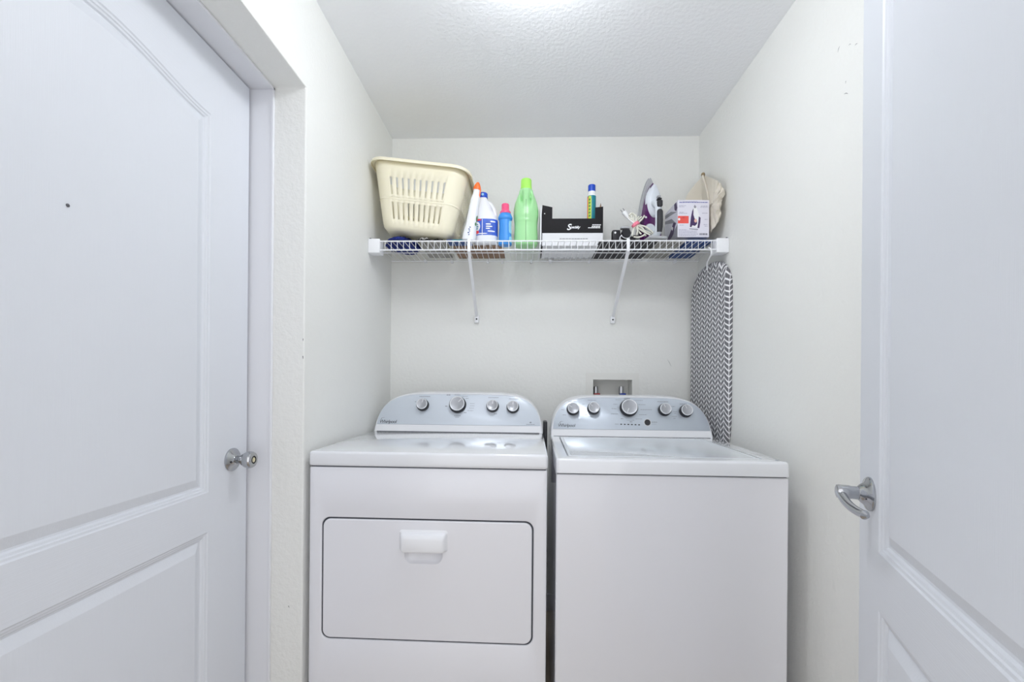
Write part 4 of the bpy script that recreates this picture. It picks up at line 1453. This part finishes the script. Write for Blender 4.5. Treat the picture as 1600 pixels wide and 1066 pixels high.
def fprint(pts, material, name='printed_picture', y=-0.0004, parent=ib):
    return MB().prism([(x * IW, z * IH) for x, z in pts], y, y + 0.0006).build(name, material, parent, smooth=0)
def frect(x0, x1, z0, z1, material, name='printed_text', y=-0.0004):
    return fprint([(x0, z0), (x1, z0), (x1, z1), (x0, z1)], material, name, y)
def fline(x0, x1, z, h, material):
    mb = MB()
    x = x0
    while x < x1:
        l = min(rnd.uniform(0.03, 0.09), x1 - x)
        mb.prism([(x * IW, z * IH), ((x + l) * IW, z * IH), ((x + l) * IW, (z + h) * IH), (x * IW, (z + h) * IH)], -0.0004, 0.0002)
        x += l + 0.012
    mb.build('printed_text', material, ib, smooth=0)
M_PTXT = mat('print_pale_text', (0.40, 0.40, 0.50), 0.5)
M_PBLUE = mat('print_blue_text', (0.16, 0.16, 0.42), 0.5)
M_BANNER = mat('print_coral', (0.80, 0.10, 0.08), 0.5)
fline(0.05, 0.96, 0.925, 0.022, M_PBLUE); fline(0.16, 0.62, 0.955, 0.014, M_PTXT)
for (a, b2, z) in ((0.04, 0.26, 0.84), (0.04, 0.22, 0.81), (0.06, 0.20, 0.66), (0.04, 0.30, 0.635), (0.74, 0.96, 0.83), (0.72, 0.96, 0.80), (0.78, 0.96, 0.64),
                   (0.86, 0.95, 0.47), (0.83, 0.95, 0.33), (0.86, 0.95, 0.29), (0.06, 0.20, 0.315), (0.04, 0.30, 0.19), (0.04, 0.62, 0.155), (0.04, 0.62, 0.115), (0.04, 0.66, 0.075), (0.04, 0.60, 0.04)):
    fline(a, b2, z, 0.014, M_PTXT)
frect(0.01, 0.35, 0.37, 0.57, M_BANNER, 'printed_banner')
fline(0.12, 0.24, 0.51, 0.025, M_PINK)
mb = fprint([(0.05 + 0.035 * math.cos(2 * PI * k_ / 12), 0.48 + 0.035 * math.sin(2 * PI * k_ / 12)) for k_ in range(12)], M_PRINTWHITE, 'printed_dot', -0.0008)
# picture of the iron
fprint([(0.38, 0.26), (0.42, 0.52), (0.47, 0.72), (0.54, 0.86), (0.58, 0.83), (0.66, 0.66), (0.71, 0.50), (0.70, 0.40), (0.68, 0.26)], M_PRINTWHITE)
fprint([(0.39, 0.27), (0.42, 0.52), (0.46, 0.70), (0.50, 0.78), (0.50, 0.60), (0.54, 0.50), (0.62, 0.44), (0.62, 0.36), (0.55, 0.30), (0.47, 0.32), (0.44, 0.27)], M_PRINTPURPLE, y=-0.0008)
fprint([(0.67, 0.56), (0.73, 0.52), (0.72, 0.40), (0.69, 0.24), (0.63, 0.25), (0.66, 0.42)], M_PRINTPURPLE, y=-0.0008)
fprint([(0.51, 0.82), (0.54, 0.87), (0.59, 0.82), (0.57, 0.78), (0.53, 0.78)], M_PRINTGREY, y=-0.0008)
fprint([(0.38, 0.235), (0.66, 0.215), (0.64, 0.19), (0.37, 0.215)], M_PRINTGREY)
fprint([(0.57 + 0.045 * math.cos(2 * PI * k_ / 14), 0.44 + 0.05 * math.sin(2 * PI * k_ / 14)) for k_ in range(14)], mat('print_peach', (0.8, 0.5, 0.42), 0.5), y=-0.0012)
fline(0.70, 0.96, 0.055, 0.05, M_PRINTGREY)
# left side print
def sprint(pts, material, x=-0.0005):
    mb = MB()
    n_ = len(pts)
    vs = [(x, y * ID, z * IH) for y, z in pts] + [(x + 0.0006, y * ID, z * IH) for y, z in pts]
    mb.add(vs, [tuple(range(n_)), tuple(range(2 * n_ - 1, n_ - 1, -1))] + [(i, (i + 1) % n_, n_ + (i + 1) % n_, n_ + i) for i in range(n_)])
    mb.build('printed_picture', material, ib, smooth=0)
sprint([(0.0, 0.0), (0.98, 0.0), (0.0, 0.34)], M_PRINTGREY)
sprint([(0.10, 0.42), (0.30, 0.50), (0.55, 0.30), (0.98, 0.08), (0.60, 0.10), (0.30, 0.18), (0.20, 0.34)], M_PRINTPURPLE, -0.0009)
sprint([(0.14, 0.44), (0.45, 0.66), (0.98, 0.78), (0.98, 0.70), (0.50, 0.55)], M_PRINTGREY)
sprint([(0.05, 0.70), (0.50, 0.88), (0.98, 0.95), (0.98, 0.85), (0.5, 0.78)], M_PRINTGREY)
sprint([(0.02, 0.80), (0.10, 0.98), (0.25, 0.98), (0.22, 0.82), (0.10, 0.74)], M_PRINTPURPLE, -0.0009)
sprint([(0.30, 0.36), (0.42, 0.44), (0.46, 0.38), (0.36, 0.30)], M_PRINTWHITE, -0.0013)

# flat things under the iron carton
flatbox('grey_booklet', xat(1018, 2.0), xat(1058, 2.0), 1.90, 2.15, TOP, TOP + 0.010, M_GREYPAPER, 'grey booklet lying flat under the left of the iron carton', 'booklet')
flatbox('navy_box', xat(1062, 2.0), xat(1098, 2.0), 1.90, 2.15, TOP, TOP + 0.012, M_NAVYCARD, 'flat navy box lying under the right of the iron carton', 'box')

# ---- canvas bag slumped against the right wall
def canvas_bag():
    root = empty('canvas_bag', (0.795, 2.0, TOP), 'crumpled beige canvas bag with a gathered top behind the iron carton', 'bag')
    out_px = [(1068, 352), (1069, 318), (1074, 304), (1084, 290), (1096, 277), (1101, 273), (1112, 279), (1120, 283), (1127, 290), (1134, 303), (1129, 311), (1126, 322),
              (1126, 334), (1124, 343), (1117, 354), (1111, 363), (1100, 371), (1082, 372)]
    # the sack: a closed surface around a folded sheet standing askew (front at right wall, back near back wall)
    def depth_for(px):
        f = max(0.0, min(1.0, (px - 1092) / 26.0))
        return 2.135 - 0.245 * f * f * (3 - 2 * f)
    n_ = 96
    # resample outline
    P_ = [Vector((x, y, 0)) for x, y in out_px]
    seg = [(P_[(i + 1) % len(P_)] - P_[i]).length for i in range(len(P_))]
    tot = sum(seg)
    res = []
    for k_ in range(n_):
        d_ = tot * k_ / n_
        i = 0
        while d_ > seg[i]:
            d_ -= seg[i]; i += 1
        q_ = P_[i].lerp(P_[(i + 1) % len(P_)], d_ / seg[i])
        if q_.x > 1106:
            q_.x += 2.6 * noise.noise(Vector((q_.y * 0.16, 4.2, 0)))
        res.append(q_)
    cpx = Vector((1103, 330, 0))
    rings = []
    prof = [(0.06, -1.0), (0.3, -0.95), (0.55, -0.82), (0.78, -0.6), (0.93, -0.32), (1.0, 0.0), (0.93, 0.32), (0.78, 0.6), (0.5, 0.85), (0.2, 0.97), (0.04, 1.0)]
    for s_, dy in prof:
        ring_ = []
        for p in res:
            q = cpx.lerp(p, s_)
            Y = depth_for(q.x) + dy * (0.030 if dy < 0 else 0.03)
            w_ = at(q.x, q.y, depth_for(q.x))
            w_.y = Y
            fold = noise.noise(Vector((q.x * 0.09, q.y * 0.05, 3.1))) * 0.030 + noise.noise(Vector((q.x * 0.2 + q.y * 0.12, q.y * 0.07, 9.0))) * 0.020
            if q.x > 1098 and dy < 0:
                w_.y += fold * 1.3
                w_.x += fold * 0.5
            else:
                w_.y += fold * 0.35
            w_.x = min(w_.x, XR - 0.002)
            w_.z = max(w_.z, TOP + 0.014)
            w_.y = min(w_.y, YB - 0.004)
            ring_.append(w_ - Vector(root.location))
        rings.append(ring_)
    MB().loft(rings).build('bag_body', M_CANVAS, root, smooth=70)
    # hem ridge and gathered knot at the top
    pts = [at(px, py, depth_for(px) - 0.036) - Vector(root.location) for px, py in ((1098, 275), (1100, 281), (1103, 290), (1105, 300), (1107, 312))]
    MB().tube(pts, [0.005, 0.0045, 0.004, 0.004, 0.002], 8).build('hem', M_CANVAS, root)
    k0 = at(1098.5, 273, depth_for(1098) - 0.03) - Vector(root.location)
    MB().lathe([(0.002, -0.012), (0.007, -0.008), (0.009, 0.0), (0.007, 0.007), (0.002, 0.010)], 14, k0).build('gathered_knot', M_CANVASDK, root)
    return root
canvas_bag()

# ------------------------------------------------------------------ ironing board hanging by its hook
def ironing_board():
    A = Vector((0.815, 2.150)); B = Vector((0.8455, 1.822))
    z_top, z_bot = at(1107, 411.5, 1.98).z, 0.70
    d = (B - A)
    Wd = d.length
    ctr = (A + B) / 2
    root = empty('ironing_board', (ctr.x, ctr.y, z_bot), 'small ironing board in grey and white chevron fabric hanging beside the right wall', 'ironing board', math.atan2(d.y, d.x))
    Lb = z_top - z_bot
    hwd = Wd / 2
    TB = 0.030
    NR = 40
    # outline (local x across, z up): squarish rounded top, tapered rounded bottom
    def hw_at(z):
        f = z / Lb
        top_r = 0.155
        if z > Lb - top_r:
            q = (z - (Lb - top_r)) / top_r
            return hwd * (max(0.0, 1 - q ** 2.6)) ** (1 / 2.3)
        bot = 0.36
        if z < bot:
            q = 1 - z / bot
            return hwd * (max(0.0, 1 - q ** 2.3)) ** (1 / 2.0)
        return hwd
    zs = []
    for i in range(81):
        t_ = i / 80
        zs.append(Lb * (0.5 - 0.5 * math.cos(PI * t_)))
    zs = [min(max(z, 0.0005), Lb - 0.0005) for z in zs]
    left = [(-hw_at(z), z) for z in zs]
    right = [(hw_at(z), z) for z in reversed(zs)]
    loop = left + right            # up the left side, down the right side
    n_ = len(loop)
    # sections over thickness; local -y is the face towards the room's left
    prof = [(1.0, 0.0, 0.0), (0.006, 0.0, 0.0)]
    sect = []
    for k_ in range(9):
        a = PI * k_ / 8 - PI / 2
        sect.append((TB / 2 * math.cos(a), -TB / 2 * math.sin(a)))   # inset grows outwards, y from + to -
    vs, uvs, fs = [], [], []
    rings = []
    for k_, (bulge, y) in enumerate(sect):
        arc = TB / 2 * (PI * (8 - k_) / 8)
        for (x, z) in loop:
            # inward offset by TB/2 - bulge
            s_ = TB / 2 - bulge
            f = max(0.0, 1 - s_ / hwd)
            fz = max(0.0, 1 - s_ / (Lb / 2))
            vs.append((x * f, y, Lb / 2 + (z - Lb / 2) * fz))
            sgn = 1 if x >= 0 else -1
            uvs.append((x * 1.0 + sgn * arc, z))
    for k_ in range(8):
        for j in range(n_):
            j2 = (j + 1) % n_
            fs.append((k_ * n_ + j, k_ * n_ + j2, (k_ + 1) * n_ + j2, (k_ + 1) * n_ + j))
    # faces across front (last ring) and back (first ring): strips between left and right
    m_ = len(left)
    for base, flip in ((8 * n_, False), (0, True)):
        for j in range(m_ - 1):
            l0, l1 = base + j, base + j + 1
            r0, r1 = base + n_ - 1 - j, base + n_ - 2 - j
            fs.append((l0, l1, r1, r0))
    me = bpy.data.meshes.new('padded_cover')
    me.from_pydata(vs, [], fs)
    uvl = me.uv_layers.new(name='UVMap')
    for lp in me.loops:
        uvl.data[lp.index].uv = uvs[lp.vertex_index]
    bm = bmesh.new()
    bm.from_mesh(me)
    bmesh.ops.recalc_face_normals(bm, faces=bm.faces[:])
    bm.to_mesh(me)
    bm.free()
    me.materials.append(M_CHEVRON)
    me.polygons.foreach_set('use_smooth', [True] * len(me.polygons))
    o = bpy.data.objects.new('padded_cover', me)
    COL.objects.link(o)
    o.parent = root
    # hook
    Mi = (Matrix.Translation(root.location) @ Matrix.Rotation(root.rotation_euler.z, 4, 'Z')).inverted()
    hk = [at(1105, 420, 1.955), at(1105.5, 409, 1.935), at(1109, 402, 1.90), at(1110.5, 396, 1.880), at(1109, 391, 1.862)]
    hk[-2].y = 1.858
    hk = [at(1105, 422, 1.965), at(1105, 411, 1.940), at(1108, 404, 1.900), at(1111, 398, 1.866), at(1111.5, 393, 1.8585), at(1109.5, 388.5, 1.860), at(1107.5, 387.3, 1.870)]
    pts = []
    for k_ in range(len(hk) - 1):
        pm = hk[max(0, k_ - 1)]; p0 = hk[k_]; p1 = hk[k_ + 1]; pp = hk[min(len(hk) - 1, k_ + 2)]
        for s_ in range(5):
            t_ = s_ / 5
            pts.append(0.5 * ((2 * p0) + (p1 - pm) * t_ + (2 * pm - 5 * p0 + 4 * p1 - pp) * t_ ** 2 + (3 * p0 - pm - 3 * p1 + pp) * t_ ** 3))
    pts.append(hk[-1])
    MB().tube([Mi @ p for p in pts], 0.0032, 8).build('hanging_hook', M_WIRE, root)
ironing_board()
